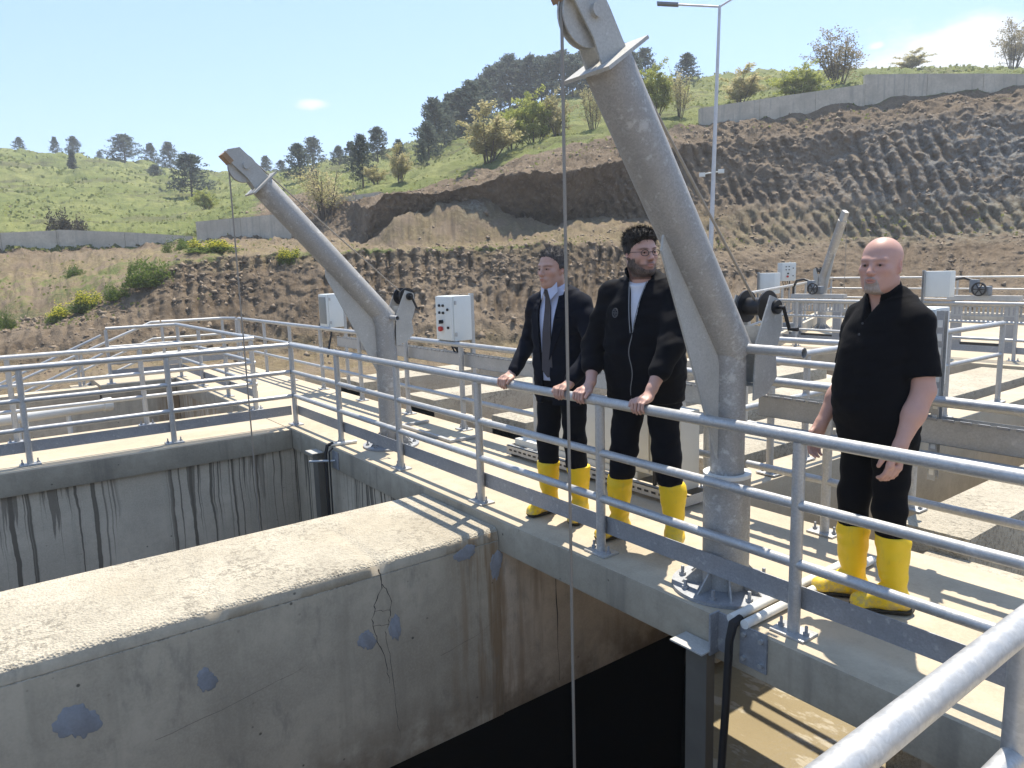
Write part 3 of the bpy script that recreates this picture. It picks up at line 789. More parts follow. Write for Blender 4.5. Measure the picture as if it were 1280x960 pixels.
# back row of basins
wall('cross_wall', [(5.80, 6.22, 1.78, 9.70, -1.6, -.004)], 'rough')
wall('cross_wall', [(6.0, 6.7, 1.362, 1.775, -1.6, -.13)], 'rough')
wall('cross_wall', [(4.40, 4.74, 1.364, 9.7, -1.3, -.006)], 'deck')
wall('cross_wall', [(-1.02, -.26, 1.95, 6.6, -1.4, -.01), (1.05, 1.7, 1.95, 8.0, -1.4, -.014), (2.3, 2.9, 1.95, 9.0, -1.4, -.012)], 'rough')
wall('tank_wall', [(-4.9, 3.3, 1.95, 2.2, -1.4, -.16)], 'wall')
wall('cross_wall', [(-3.3, -2.5, 1.95, 4.9, -1.4, -.018)], 'rough')
struct(MB().box(-5.2, 3.29, 1.40, 9.6, -1.6, -1.1).build('tank_floor', 'walltan'))
wall('tank_wall', [(-.5, 15, 9.80, 10.1, -1.6, -.252)], 'walltan')
wall('ledge', [(3.4, 15, 9.3, 9.79, -1.6, -.62)], 'rough')
wall('tank_wall', [(6.6, 9, 6.4, 6.9, -1.6, -.3)], 'walltan')
# slanted outer wall on the hill side
sw = MB()
sw.prism([(-3.7, 4.6, -1.4), (.1, 7.8, -1.4), (-.1, 8.05, -1.4), (-3.9, 4.85, -1.4)], (0, 0, 1.38))
struct(sw.build('tank_wall', 'farwall', smooth=False))
sw = MB(); sw.prism([(.1, 7.8, -1.4), (-.6, 9.74, -1.4), (-.9, 9.7, -1.4), (-.15, 7.75, -1.4)], (0, 0, 1.36))
struct(sw.build('tank_wall', 'farwall', smooth=False))
# curved end wall of a round basin
cw = MB(); n = 28; vs = []
for i in range(n + 1):
    a = math.radians(-25 + 130 * i / n)
    for (r, z) in ((2.75, -1.3), (2.75, -.3), (3.12, -.3), (3.12, -1.3)): vs.append((-.45 + r * math.cos(a), 6.35 + r * math.sin(a), z))
fs = [(i * 4 + k, i * 4 + (k + 1) % 4, (i + 1) * 4 + (k + 1) % 4, (i + 1) * 4 + k) for i in range(n) for k in range(4)] + [(0, 1, 2, 3), (n * 4 + 3, n * 4 + 2, n * 4 + 1, n * 4)]
struct(cw.add(vs, fs).build('curved_wall', 'farwall', ang=40))
# raised kerb that carries the far railing
ck = MB(); KP = [(.35, 7.7), (-4.2, 18.3), (1.1, 17.75), (15, 16.6)]
for (a, b) in zip(KP[:-1], KP[1:]):
    A = Vector((*a, 0)); B = Vector((*b, 0)); d = (B - A).normalized(); nn = Vector((-d.y, d.x, 0)) * .14
    ck.prism([A + nn, B + nn, B - nn, A - nn], (0, 0, .24))
struct(ck.build('kerb', 'farwall', smooth=False))
# stairs going down at the far left
st = MB()
for i in range(6): st.box(-6.83, -5.68, -1.56 - .3 * i, -1.26 - .3 * i, -1.3, -.12 - .12 * i - .003)
struct(st.build('concrete_stairs', 'deck', smooth=False))

# thin spring haze in the air over the whole valley
hz = MB().box(CX - 760, CX + 760, CY - 760, CY + 760, -7.0, 52.0).build('haze', None, smooth=False)
stuff(hz)
g = G('spring_haze'); g.t.nodes.remove(g.b)
pv = g.t.nodes.new('ShaderNodeVolumePrincipled')
pv.inputs['Color'].default_value = (.90, .95, 1.0, 1); pv.inputs['Density'].default_value = .0014; pv.inputs['Anisotropy'].default_value = .25
g.t.links.new(pv.outputs[0], g.out.inputs['Volume'])
hz.data.materials.append(g.m)
hz.display_type = 'WIRE'

# ------------------------------------------------------------------ guardrails
RZ = (.90, .60, .33)
def _post_mesh(h):
    return MB().tube([(0, 0, .012), (0, 0, h - .02)], .0275, 14).mesh('post', 'galv')
POSTM = {}
PLATEM = MB().box(-.085, .085, -.06, .06, 0, .012, ch=.002).mesh('base_plate', 'galv')
_b = MB()
_b.tube([(0, 0, .012), (0, 0, .055)], .007, 6).tube([(0, 0, .012), (0, 0, .026)], .014, 6)
BOLTM = _b.mesh('anchor_bolt', 'galvdark')
def guardrail(label, posts, group, line=None, z0=0.0, h=.90, toe=0, bolts=True, ext=(0, 0), rails=RZ, axis=None, mat='galv', seg=12):
    """posts: list of (x, y); line: polyline of the rails (defaults to the posts); toe: signed sideways offset of the kick plate"""
    p0 = posts[0]
    t = thing('guardrail', label, 'railing', (p0[0], p0[1], z0), group)
    line = line or posts
    L = [Vector((x, y, 0)) for x, y in line]
    if ext[0]: L[0] = L[0] + (L[0] - L[1]).normalized() * ext[0]
    if ext[1]: L[-1] = L[-1] + (L[-1] - L[-2]).normalized() * ext[1]
    if h not in POSTM: POSTM[h] = _post_mesh(h)
    d0 = (L[1] - L[0]).normalized(); rz = math.atan2(d0.y, d0.x)
    for (x, y) in posts:
        p = inst(POSTM[h], 'post', t, (x - p0[0], y - p0[1], 0), (0, 0, rz))
        inst(PLATEM, 'base_plate', p, (0, 0, .001))
        if bolts:
            for s in (-1, 1): inst(BOLTM, 'anchor_bolt', p, (.062 * s, .0, .001))
    for i, z in enumerate(rails):
        zz = z0 + z * h / .9
        m = MB(); r = .029 if i == 0 else .024
        pts = [p + Vector((0, 0, zz)) for p in L]
        if len(pts) > 2:
            # rounded bends
            q = [pts[0]]
            for k in range(1, len(pts) - 1):
                a = (pts[k - 1] - pts[k]).normalized() * .05; b = (pts[k + 1] - pts[k]).normalized() * .05
                q += [pts[k] + a, pts[k] + a * .35 + b * .35, pts[k] + b]
            pts = q + [pts[-1]]
        m.tube(pts, r, seg)
        m.build('top_rail' if i == 0 else 'mid_rail', mat, t)
        if i == 0 and bolts:
            pass
    if toe:
        m = MB()
        for a, b in zip(L[:-1], L[1:]):
            d = (b - a).normalized(); nn = Vector((-d.y, d.x, 0)) * toe
            a2, b2 = a + nn, b + nn
            m.prism([a2 + Vector((0, 0, z0 + .112)), b2 + Vector((0, 0, z0 + .112)), b2 + Vector((0, 0, z0 + .217)), a2 + Vector((0, 0, z0 + .217))], nn.normalized() * .005)
        m.build('toe_board', 'galvdark', t, smooth=False)
    return t
GR = 'galvanised guardrails round the basins'
guardrail('three-bar galvanised railing the two men lean on, along the front of the walkway', [(0, 0), (1.25, 0), (2.49, 0), (3.71, 0), (4.955, 0), (6.2, 0), (7.42, 0)], GR, toe=.03)
guardrail('three-bar railing along the front edge of the left walkway, nearest at the left edge', [(0, -1.278), (0, -2.518), (0, -3.77), (0, -5.0)], GR, line=[(0, -.03), (0, -5.6)], toe=-.03)
guardrail('rear railing of the left walkway, its top bar ending in an open tube end', [(-1.24, -.06), (-1.24, -1.31), (-1.24, -2.56), (-1.24, -3.8), (-1.24, -5.0)], GR, ext=(.04, .5))
guardrail('railing at the far left that turns the corner above the stairs head', [(-1.42, 0), (-2.65, 0), (-4.05, 0), (-5.48, 0), (-5.48, -1.08)], GR, toe=-.03, ext=(0, 0))
guardrail('short outer railing at the far left end of the walkway, turning at the rear corner', [(-6.3, 1.22), (-6.62, 1.05), (-6.62, -.02)], GR, toe=.03)
guardrail('rear railing of the main walkway, carrying the cable tray behind crane and men', [(-6.2, 1.24), (-4.75, 1.24), (-3.5, 1.24), (-2.23, 1.24), (-.92, 1.24), (.36, 1.24), (1.56, 1.24), (2.8, 1.24), (4.0, 1.24), (4.85, 1.24)], GR, ext=(0, .1))
guardrail('rear railing behind the bald man, starting beside the big crane post', [(5.62, 1.24), (6.9, 1.24), (8.15, 1.24)], GR, ext=(.56, 2))
guardrail('close bright railing at the lower right corner running toward the viewer', [(7.42, -1.13), (7.42, -2.4), (7.42, -3.6)], GR, line=[(7.42, -.04), (7.42, -4.2)], seg=24)
guardrail('railing across the cross wall behind the big crane, running away from the walkway', [(4.56, 1.45), (4.58, 2.7), (4.6, 3.95), (4.62, 5.2), (4.64, 6.5)], GR, rails=(.9, .55))
guardrail('short railing across the cross wall between crane post and bald man', [(4.64, 2.12), (5.74, 2.08)], GR, rails=(.9, .5), ext=(0, .05))
guardrail('railing along the front of the second walkway with cable tray, behind the bald man', [(-1.1, 10.35), (-.33, 10.34), (1.6, 10.33), (3.47, 10.32), (5.4, 10.31), (7.3, 10.3)], GR, ext=(.1, 3), toe=.03)
guardrail('thin railing in the middle distance at the left side of the round basin', [(2.6, 3.5), (3.4, 3.52), (4.4, 3.56)], GR, rails=(.9, .5))
guardrail('farthest railing on the raised kerb below the brown cutting', [(.2, 8.05), (-.4, 9.45), (-1.0, 10.85), (-1.6, 12.25), (-2.25, 13.75), (-2.9, 15.3), (-3.55, 16.8), (-4.15, 18.2), (-2.3, 18.05), (-.5, 17.9), (1.2, 17.7), (3, 17.55), (5, 17.4), (8, 17.15)], GR, z0=.24, rails=(.9, .6, .33), bolts=False, seg=8)
# sloping stair rails
def stair_rail(label, x):
    t = thing('stair_rail', label, 'railing', (x, -1.3, -.2), 'sloping rails of the stairs at the far left')
    for dz in (0, -.3, -.57):
        MB().tube([(x, -.04, .9 + dz), (x, -.18, .9 + dz), (x, -3.1, -.27 + dz)], .026 if dz == 0 else .022, 10).build('top_rail' if dz == 0 else 'mid_rail', 'galv', t)
    for y in (-1.35, -2.6):
        zt = .9 + (y + .18) * (1.17 / 2.92)
        MB().tube([(x, y, zt - 1.08), (x, y, zt)], .025, 10).build('post', 'galv', t)
    return t
stair_rail('outer sloping rail going down the stairs at the far left', -6.66)
sr = thing('stair_rail', 'inner sloping rail going down the stairs at the far left, beside the corner post', 'railing', (-5.74, -1.3, -.2), 'sloping rails of the stairs at the far left')
for dz in (0, -.3):
    MB().tube([(-5.74, -1.12, .78 + dz), (-5.74, -3.1, -.1 + dz)], .024, 10).build('top_rail' if dz == 0 else 'mid_rail', 'galv', sr)
for y in (-1.5, -2.9):
    zt = .78 + (y + 1.12) * .4444
    MB().tube([(-5.74, y, zt - 1.0), (-5.74, y, zt)], .024, 10).build('post', 'galv', sr)

# ------------------------------------------------------------------ cable trays on the rear railings
def cable_tray(label, a, b, z0, z1, slots=False, toward=-1):
    A = Vector(a); B = Vector(b); d = (B - A).normalized(); nn = Vector((-d.y, d.x, 0))
    t = thing('cable_tray', label, 'cable tray', (A.x, A.y, z0), 'perforated cable trays along the railings')
    Lg = (B - A).length
    if not slots:
        m = MB()
        # a channel with a folded, slotted upper lip
        m.prism([A + Vector((0, 0, z0)), B + Vector((0, 0, z0)), B + Vector((0, 0, z1)), A + Vector((0, 0, z1))], nn * .002)
        m.prism([A + Vector((0, 0, z0)), B + Vector((0, 0, z0)), B + nn * .09 + Vector((0, 0, z0)), A + nn * .09 + Vector((0, 0, z0))], (0, 0, .002))
        m.prism([A + nn * .09 + Vector((0, 0, z0)), B + nn * .09 + Vector((0, 0, z0)), B + nn * .09 + Vector((0, 0, z1)), A + nn * .09 + Vector((0, 0, z1))], nn * .002)
        m.build('channel', 'galv', t, smooth=False)
        e = MB(); n = int(Lg / .085)
        for i in range(n):
            c = A + d * ((i + .5) * Lg / n) + Vector((0, 0, z1 - .004))
            e.obox(c - nn * .004, d, nn, (0, 0, 1), .028, .004, .007)
        stuff(e.build('slotted_lip', 'galvdark', t, smooth=False))
    else:
        m = MB()
        for z in (z0, z1 - .02):
            m.prism([A + Vector((0, 0, z)), B + Vector((0, 0, z)), B + Vector((0, 0, z + .022)), A + Vector((0, 0, z + .022))], nn * .003)
        m.build('tray_edge', 'galv', t, smooth=False)
        bar = MB().box(-.018, .018, 0, .003, 0, z1 - z0 - .02).mesh('tray_bar', 'galv', smooth=False)
        n = min(300, int(Lg / .066))
        for i in range(n):
            c = A + d * ((i + .5) * Lg / n)
            inst(bar, 'tray_bar', t, (c.x - A.x, c.y - A.y, .011), (0, 0, math.atan2(d.y, d.x)))
    return t
cable_tray('long galvanised cable tray fixed behind the rear railing of the main walkway', (-1.75, 1.29, 0), (4.9, 1.29, 0), .665, .80)
cable_tray('galvanised cable tray on the railing behind the bald man, right of the big crane', (5.1, 1.29, 0), (10, 1.29, 0), .655, .795)
cable_tray('slotted cable tray under the top bar of the second walkway railing', (-5.2, 10.42, 0), (8.5, 10.36, 0), .69, .86, True)

# ------------------------------------------------------------------ davit cranes
def ring_pts(c, u, w, r, n): return [Vector(c) + u * (r * math.cos(2 * PI * i / n)) + w * (r * math.sin(2 * PI * i / n)) for i in range(n)]
def crane(label, x, y, el, L, rope_to, lever, drum_black=True, sleeve=True, full=True, s=1.0, sx=1, group='davit cranes on the walkways', turn=0.0):
    """post at (x, y); the arm leans toward -y over the basin"""
    t = thing('davit_crane', label, 'crane', (x, y, 0), group, turn)
    O = Vector((0, 0, 0))
    def B(m, name, mat, par=None, **kw):
        me = m.mesh(name, MAT[mat], (0, 0, 0), **kw)
        o = bpy.data.objects.new(name, me); COL.objects.link(o); o.parent = par or t; return o
    E = Vector((0, 0, 1.25 * s)); D = Vector((0, -math.cos(el), math.sin(el))); Nn = Vector((0, math.sin(el), math.cos(el)))
    bf = B(MB().tube([(0, 0, .002), (0, 0, .018)], .27, 40), 'base_flange', 'galvdark')
    bm_ = MB().tube([(0, 0, 0), (0, 0, .05)], .009, 6).tube([(0, 0, 0), (0, 0, .016)], .018, 6).mesh('flange_bolt', 'galvdark')
    for i in range(8):
        a = 2 * PI * (i + .5) / 8; inst(bm_, 'flange_bolt', bf, (.225 * math.cos(a), .225 * math.sin(a), .018))
    gs = MB().add([(.1, -.004, .018), (.22, -.004, .018), (.1, -.004, .14), (.1, .004, .018), (.22, .004, .018), (.1, .004, .14)], [(0, 1, 2), (5, 4, 3), (0, 3, 4, 1), (1, 4, 5, 2), (2, 5, 3, 0)]).mesh('stiffener', MAT['galvarm'], smooth=False)
    for i in range(8): inst(gs, 'stiffener', t, (0, 0, 0), (0, 0, 2 * PI * i / 8))
    if sleeve:
        B(MB().tube([(0, 0, .018), (0, 0, .60 * s)], .116, 32), 'sleeve', 'galvarm')
        B(MB().ring((0, 0, .603 * s), (0, 0, 1), .118, .086, .018, 32), 'wear_ring', 'pipe')
        B(MB().tube([(0, 0, .59 * s), (0, 0, 1.17 * s), E + D * .06], .083, 28), 'post', 'galvarm')
    else:
        B(MB().tube([(0, 0, .018), (0, 0, 1.17 * s), E + D * .06], .103, 28), 'post', 'galvarm')
    ra = .101
    B(MB().tube([E - D * .035, E + D * L], ra, 32), 'arm', 'galvarm')
    # gusset under the elbow
    g1 = [Vector((0, -.07, .66 * s)), E + Vector((0, -.05, -.10)), E + D * (.72 * s) - Nn * ra * .9, E + D * (.60 * s) - Nn * (ra + .10)]
    gp = MB().prism([p + Vector((-.006, 0, 0)) for p in (g1[0], g1[1], g1[2], E + D * (.66 * s) - Nn * (ra + .05))], (.012, 0, 0))
    B(gp, 'gusset_plate', 'galvplate', smooth=False)
    if full:
        # head: square end plate, two cheek plates and the sheave
        P = E + D * L
        def q(u, v, w): return P + Vector((1, 0, 0)) * u + Nn * v + D * w
        m = MB().obox(P + D * .006, (1, 0, 0), Nn, D, .13, .13, .007); B(m, 'end_plate', 'galvplate', smooth=False)
        ck = []
        for sd in (-1, 1):
            prof = [(.080, .0), (.082, .16), (.070, .31), (-.02, .36), (-.075, .30), (-.06, .10), (-.075, .0)]
            m = MB().prism([q(sd * .045 - .004, v, w + .013) for v, w in prof], (.008, 0, 0)); c = B(m, 'cheek_plate', 'galvplate', smooth=False); ck.append(c)
            B(MB().disc(q(sd * .058, .0, .19), (1, 0, 0), .026, .022, 20), 'axle_nut', 'galvplate', c)
        m = MB().obox(q(0, -.066, .325), (1, 0, 0), Nn, D, .053, .02, .045); B(m, 'nose_block', 'rust', smooth=False)
        sc = q(0, -.02, .19)
        m = MB().disc(sc, (1, 0, 0), .100, .022, 36).ring(sc + Vector((.015, 0, 0)), (1, 0, 0), .116, .05, .008, 36).ring(sc - Vector((.015, 0, 0)), (1, 0, 0), .116, .05, .008, 36)
        B(m, 'sheave', 'galvplate')
        # rope: winch - over the back of the sheave - down into the basin
        drop = sc + Vector((0, -.109, 0)); pts = [Vector((.0, .20, 1.46 * s)), sc + Nn * .109]
        for k in range(1, 6):
            a = k / 6; v = (Nn * (1 - a) + Vector((0, -1, 0)) * a).normalized() * .109; pts.append(sc + v)
        pts += [drop, Vector((drop.x, drop.y, rope_to))]
        B(MB().tube(pts, .0065, 8), 'wire_rope', 'rope')
    else:
        P = E + D * L
        B(MB().obox(P + D * .1, (1, 0, 0), Nn, D, .05, .08, .12), 'cheek_plate', 'galvplate', smooth=False)
        B(MB().tube([P + D * .2 - Nn * .09, P + D * .2 - Nn * .09 + Vector((0, 0, -2.6))], .006, 6), 'wire_rope', 'rope')
    # winch bracket on the back of the post: two cheeks, back plate and drum
    wb = MB()
    for sd in (-1, 1):
        prof = [(.06, .98), (.17, 1.00), (.25, 1.08), (.235, 1.2), (.28, 1.32), (.27, 1.46), (.18, 1.49), (.07, 1.26)]
        wb.prism([(sd * .10 - .004, a, b * s) for a, b in prof], (.008, 0, 0))
    wb.box(-.096, .096, .08, .24, 1.045 * s, 1.053 * s); wb.box(-.096, .096, .14, .148, 1.055 * s, 1.34 * s)
    B(wb, 'winch_bracket', 'galvplate', smooth=False)
    wc = Vector((0, .22, 1.43 * s))
    dr = MB().disc(wc, (1, 0, 0), .045, .13, 20)
    for sd in (-1, 1): dr.disc(wc + Vector((.062 * sd, 0, 0)), (1, 0, 0), .082, .010, 28)
    dr.disc(wc + Vector((.112, .0, 0)), (1, 0, 0), .035, .02, 20)
    wd = B(dr, 'winch_drum', 'blackmetal')
    B(MB().tube([wc + Vector((.10, 0, 0)), wc + Vector((.15, 0, 0)), wc + Vector((.152, .05, -.11)), wc + Vector((.20, .05, -.11))], .010, 10), 'crank_handle', 'blackmetal', wd)
    # turning lever: a tube stuck through the elbow
    B(MB().ring(Vector((.06 + lever / 2, .02, 1.24 * s)), (1, 0, 0), .024, .019, lever, 16), 'lever_tube', 'galv')
    return t
crane('big grey davit crane right of the two men, reaching out of the picture top', 5.70, .17, math.radians(56.0), 1.46, -5.0, .33)
crane('middle-sized grey davit crane left of the men, its whole arm in view', 1.65, .34, math.radians(47.5), 1.58, -4.9, .17, sleeve=False)
crane('small distant davit crane beyond the second walkway, near the bald man\'s head', -1.95, 14.0, math.radians(62), 1.5, 0, .2, sleeve=False, full=False, s=1.0, turn=math.radians(62))

# ------------------------------------------------------------------ control boxes on strut posts
def control_box(label, x, y, z0, w, d, h, base, buttons=True, window=False, face=-1, rz=0.0, col='white', strut=True, cables=True, backstrut=True):
    """front face looks along -y before turning by rz"""
    t = thing('control_box', label, 'control box', (x, y, base), 'pale control boxes on the railings', rz)
    def B(m, name, mat, par=None, **kw):
        me = m.mesh(name, MAT[mat], (0, 0, base), **kw); o = bpy.data.objects.new(name, me); COL.objects.link(o); o.parent = par or t; return o
    z1 = z0 + h
    body = B(MB().box(-w / 2, w / 2, -d / 2 + .02, d / 2, z0, z1, ch=.008), 'enclosure', col)
    door = B(MB().box(-w / 2 + .006, w / 2 - .006, -d / 2 - .004, -d / 2 + .0185, z0 + .006, z1 - .006, ch=.005), 'door', col)
    yf = -d / 2 - .004
    if buttons:
        bm_ = MB().disc((0, -.008, 0), (0, 1, 0), .014, .016, 12).mesh('push_button', MAT['black'])
        for i in range(2):
            for j in range(2):
                inst(bm_, 'push_button', door, (-w * .22 + .075 * i, yf, z1 - .10 - .075 * j - base))
        inst(bm_, 'push_button', door, (w * .28, yf, z1 - .14 - base)); inst(bm_, 'push_button', door, (w * .28, yf, z1 - .33 - base))
        B(MB().disc((-w * .08, yf - .012, z1 - .27), (0, 1, 0), .02, .024, 14).box(-w * .08 - .006, -w * .08 + .006, yf - .045, yf - .02, z1 - .29, z1 - .25), 'rotary_switch', 'black', door)
        B(MB().disc((-w * .12, yf - .006, z1 - .345), (0, 1, 0), .022, .012, 14).disc((-w * .12, yf - .024, z1 - .345), (0, 1, 0), .027, .025, 16), 'emergency_stop', 'red', door)
    if window:
        B(MB().box(-w / 2 + .03, w / 2 - .03, yf - .006, yf - .0015, z0 + .05, z1 - .04, ch=.002), 'window_pane', 'greyplastic', door)
    B(MB().box(w / 2 - .001, w / 2 + .012, -d / 2 + .03, -d / 2 + .05, z0 + .05, z0 + .09).box(w / 2 - .001, w / 2 + .012, -d / 2 + .03, -d / 2 + .05, z1 - .09, z1 - .05), 'hinge', 'galv', body, smooth=False)
    if strut:
        m = MB()
        for sx in ((w / 2 - .03,) if backstrut == 1 else (-w / 2 + .05, w / 2 - .05)):
            yb = d / 2 + .003
            m.box(sx - .02, sx + .02, yb, yb + .003, base, z1 + .02); m.box(sx - .02, sx - .017, yb + .003, yb + .04, base, z1 + .02); m.box(sx + .017, sx + .02, yb + .003, yb + .04, base, z1 + .02)
            n = int((z0 - base) / .06)
            for i in range(n): m.box(sx - .0215, sx - .0203, yb + .012, yb + .03, base + .03 + .06 * i, base + .065 + .06 * i)
        B(m, 'strut_channel', 'galv', smooth=False)
    if cables:
        m = MB()
        r = random.Random(int(x * 100) % 97)
        for i in range(4):
            cx = -w * .25 + i * w * .16
            m.tube([(cx, 0, z0 + .01), (cx, .0, z0 - .05), (cx + r.uniform(-.02, .05), .03, z0 - .13), (cx + r.uniform(0, .12), .06, z0 - .24)], .010, 8)
        B(m, 'cable', 'black')
    return t
control_box('pale control box with a red emergency stop, left of the man in the suit', 1.30, 1.33, .93, .33, .24, .47, .0, backstrut=1)
control_box('pale box with dark window in its side, left of the middle crane', -2.05, 1.36, .92, .30, .24, .47, .0, buttons=False, window=True, cables=False)
c_ = MB().tube([(-2.0, 1.33, .93), (-1.97, 1.30, .80), (-1.92, 1.24, .66), (-1.80, 1.16, .52)], .014, 8).build('loose_cable', 'black')
tag(c_, 'black cable drooping below the pale box left of the middle crane', 'cable')
control_box('pale box close behind the shoulder of the bald man', 6.0, 1.44, .95, .28, .16, .43, .50, buttons=False, cables=False, strut=False)
control_box('pale box seen from behind, right of the bald man', 2.28, 10.35, 1.0, .44, .2, .43, .0, buttons=False, cables=False, rz=PI)
control_box('pale box seen from behind, lower left of the pair near the bald man', -2.1, 12.0, .95, .44, .22, .47, .25, buttons=False, cables=False, rz=PI)
control_box('pale box with a row of buttons, upper one of the pair beside the distant crane', -2.95, 14.0, 1.18, .36, .3, .46, .25, buttons=True, rz=math.radians(55))

# the perforated upright beside the bald man
pu = MB()
pu.box(6.165, 6.168, 1.30, 1.345, .45, 1.37); pu.box(6.168, 6.205, 1.30, 1.303, .45, 1.37); pu.box(6.168, 6.205, 1.342, 1.345, .45, 1.37)
p_ = thing('strut_upright', 'perforated galvanised upright beside the bald man\'s arm', 'upright', (6.17, 1.32, .45))
pu.build('channel', 'galv', p_, smooth=False)
hm = MB().box(-.012, .012, -.002, 0, -.02, .02).mesh('slot', MAT['pipe'], smooth=False)
for i in range(12): inst(hm, 'slot', p_, (0.017, -.0205, .05 + .073 * i))

# ------------------------------------------------------------------ cabinet on its slotted frame behind the men
t = thing('switch_cabinet', 'cream cabinet on a slotted steel frame on the deck behind the two men', 'cabinet', (3.8, 1.1, 0))
fr = MB()
fr.box(2.75, 4.80, .93, .935, .03, .10); fr.box(2.75, 4.80, .93, .975, .095, .10); fr.box(4.795, 4.80, .936, 1.17, .03, .10); fr.box(2.75, 4.80, 1.17, 1.175, .03, .10); fr.box(2.75, 2.755, .936, 1.17, .03, .10)
fr.build('base_frame', 'galv', t, smooth=False)
sm = MB().box(-.02, .02, -.0015, 0, -.008, .008).mesh('frame_slot', MAT['black'], smooth=False)
for i in range(30): inst(sm, 'frame_slot', t, (2.81 + .068 * i - 3.8, .9295 - 1.1, .062))
MB().box(2.80, 4.30, .985, 1.165, .101, .16, ch=.008).build('plinth', 'cream', t)
MB().box(3.35, 4.46, .99, 1.165, .162, .62, ch=.01).build('body', 'cream', t)
dm = MB().box(-.25, .25, -.012, 0, .02, .44, ch=.004).mesh('door', MAT['cream'])
for x in (3.63, 4.17): inst(dm, 'door', t, (x - 3.8, .989 - 1.1, .162))
MB().box(4.475, 4.50, .96, 1.168, .105, .64).build('side_panel', 'black', t, smooth=False)
MB().box(4.503, 4.72, .97, 1.166, .105, .66, ch=.006).build('side_cover', 'cream', t)
for i, x in enumerate((2.82, 3.8, 4.72)): MB().box(x - .03, x + .03, .95, 1.15, .002, .03).build('foot', 'black', t, smooth=False)
lt = MB()
lt.box(.95, 2.0, .80, .84, .004, .03); lt.box(.95, .99, .84, 1.15, .004, .03); lt.box(1.96, 2.0, .84, 1.15, .004, .03)
tag(lt.build('floor_bracket', 'galv', smooth=False), 'flat galvanised angle frame lying on the deck below the button box', 'bracket')

# ------------------------------------------------------------------ conduits, hoses and brackets at the cranes
for dx, lab in ((0, 'left one of the two grey conduits crossing the deck at the big crane'), (.075, 'right one of the two grey conduits crossing the deck at the big crane')):
    m = MB().tube([(5.97 + dx, -.145, .026), (5.965 + dx, 1.0, .026)], .022, 12)
    o = m.build('conduit', 'pipe'); tag(o, lab, 'pipe', 'grey conduits crossing the deck')
o = MB().tube([(1.30, -.14, .02), (1.34, .12, .02)], .016, 10).build('conduit', 'pipe'); tag(o, 'short grey conduit on the deck edge left of the middle crane', 'pipe', 'grey conduits crossing the deck')
o = MB().tube([(6.0, -.11, .03), (6.0, -.165, .02), (5.995, -.185, -.06), (5.985, -.19, -.4), (5.95, -.19, -1.0), (5.93, -.18, -1.9), (5.92, -.18, -3.4)], .0185, 10).build('hose', 'black')
tag(o, 'black hose hanging from the deck edge into the basin beside the big crane', 'hose')
o = MB().tube([(1.30, -.11, .03), (1.30, -.17, .02), (1.29, -.19, -.07), (1.285, -.19, -.5), (1.26, -.19, -1.0), (1.24, -.18, -2.2)], .017, 10).build('hose', 'black')
tag(o, 'thick black hose hanging down the wall left of the middle crane', 'hose')
o = MB().tube([(1.36, -.14, .0), (1.37, -.185, -.03), (1.365, -.185, -.4), (1.34, -.18, -1.0), (1.33, -.17, -2.0)], .008, 8).build('hose', 'black')
tag(o, 'thin black cable beside the thick hose left of the middle crane', 'cable')
def guide(label, x, y, top, side):
    t = thing('gate_guide', label, 'guide rail', (x, y, -1.2))
    m = MB()
    w = .062
    m.box(x - w, x + w, y - .06, y - .05, -5.0, top); m.box(x - w, x - w + .01, y - .05, y, -5, top); m.box(x + w - .01, x + w, y - .05, y, -5, top)
    m.build('channel', 'concol', t, smooth=False)
    MB().box(x - w - .05, x + w + .02, y - .12, y - .001, top + .001, top + .009).build('top_plate', 'galvplate', t, smooth=False)
    return t
guide('tall dark steel guide channel going down from the deck edge under the big crane', 5.815, -.136, -.155, 1)
guide('grey steel guide channel against the stained wall left of the middle crane', 1.02, -.136, -.10, 1)
t = thing('wall_bracket', 'grey steel bracket bolted to the deck edge beside the big crane', 'bracket', (6.0, -.14, -.1))
MB().box(6.02, 6.16, -.142, -.131, -.17, .015).build('plate', 'galvdark', t, smooth=False)
MB().box(5.89, 5.90, -.20, -.131, -.17, .035).box(5.90, 5.97, -.142, -.1315, -.16, .03).build('angle', 'galvdark', t, smooth=False)
bb = MB().disc((0, 0, 0), (0, 1, 0), .011, .02, 8).mesh('bolt', MAT['galv'])
for (bx_, bz_) in ((6.045, -.02), (6.135, -.02), (6.045, -.135), (6.135, -.135)): inst(bb, 'bolt', t, (bx_ - 6.0, -.008, bz_ + .1))
t = thing('wall_bracket', 'small grey plate with a pin on the deck edge left of the middle crane', 'bracket', (1.38, -.14, -.1))
MB().box(1.33, 1.47, -.142, -.131, -.20, -.03, ch=.002).build('plate', 'galvdark', t)
MB().tube([(1.40, -.14, -.12), (1.22, -.33, -.13)], .012, 8).build('pin', 'galv', t)

# pipe over the left basin
t = thing('scum_pipe', 'white plastic pipe with capped end over the basin at the far left', 'pipe', (-2.7, -2.2, 0))
MB().tube([(-2.9, -1.5, .05), (-2.62, -2.7, .05), (-2.2, -5.5, .05)], .075, 20).build('pipe', 'pipe', t)
MB().tube([(-2.91, -1.44, .05), (-2.89, -1.54, .05)], .088, 20).build('end_cap', 'pipe', t)
for (x, y) in ((-2.79, -1.95), (-2.66, -2.5), (-2.52, -3.2)):
    MB().tube([(x, y, -1.6), (x, y, -.01)], .028, 10).build('support', 'pipe', t)

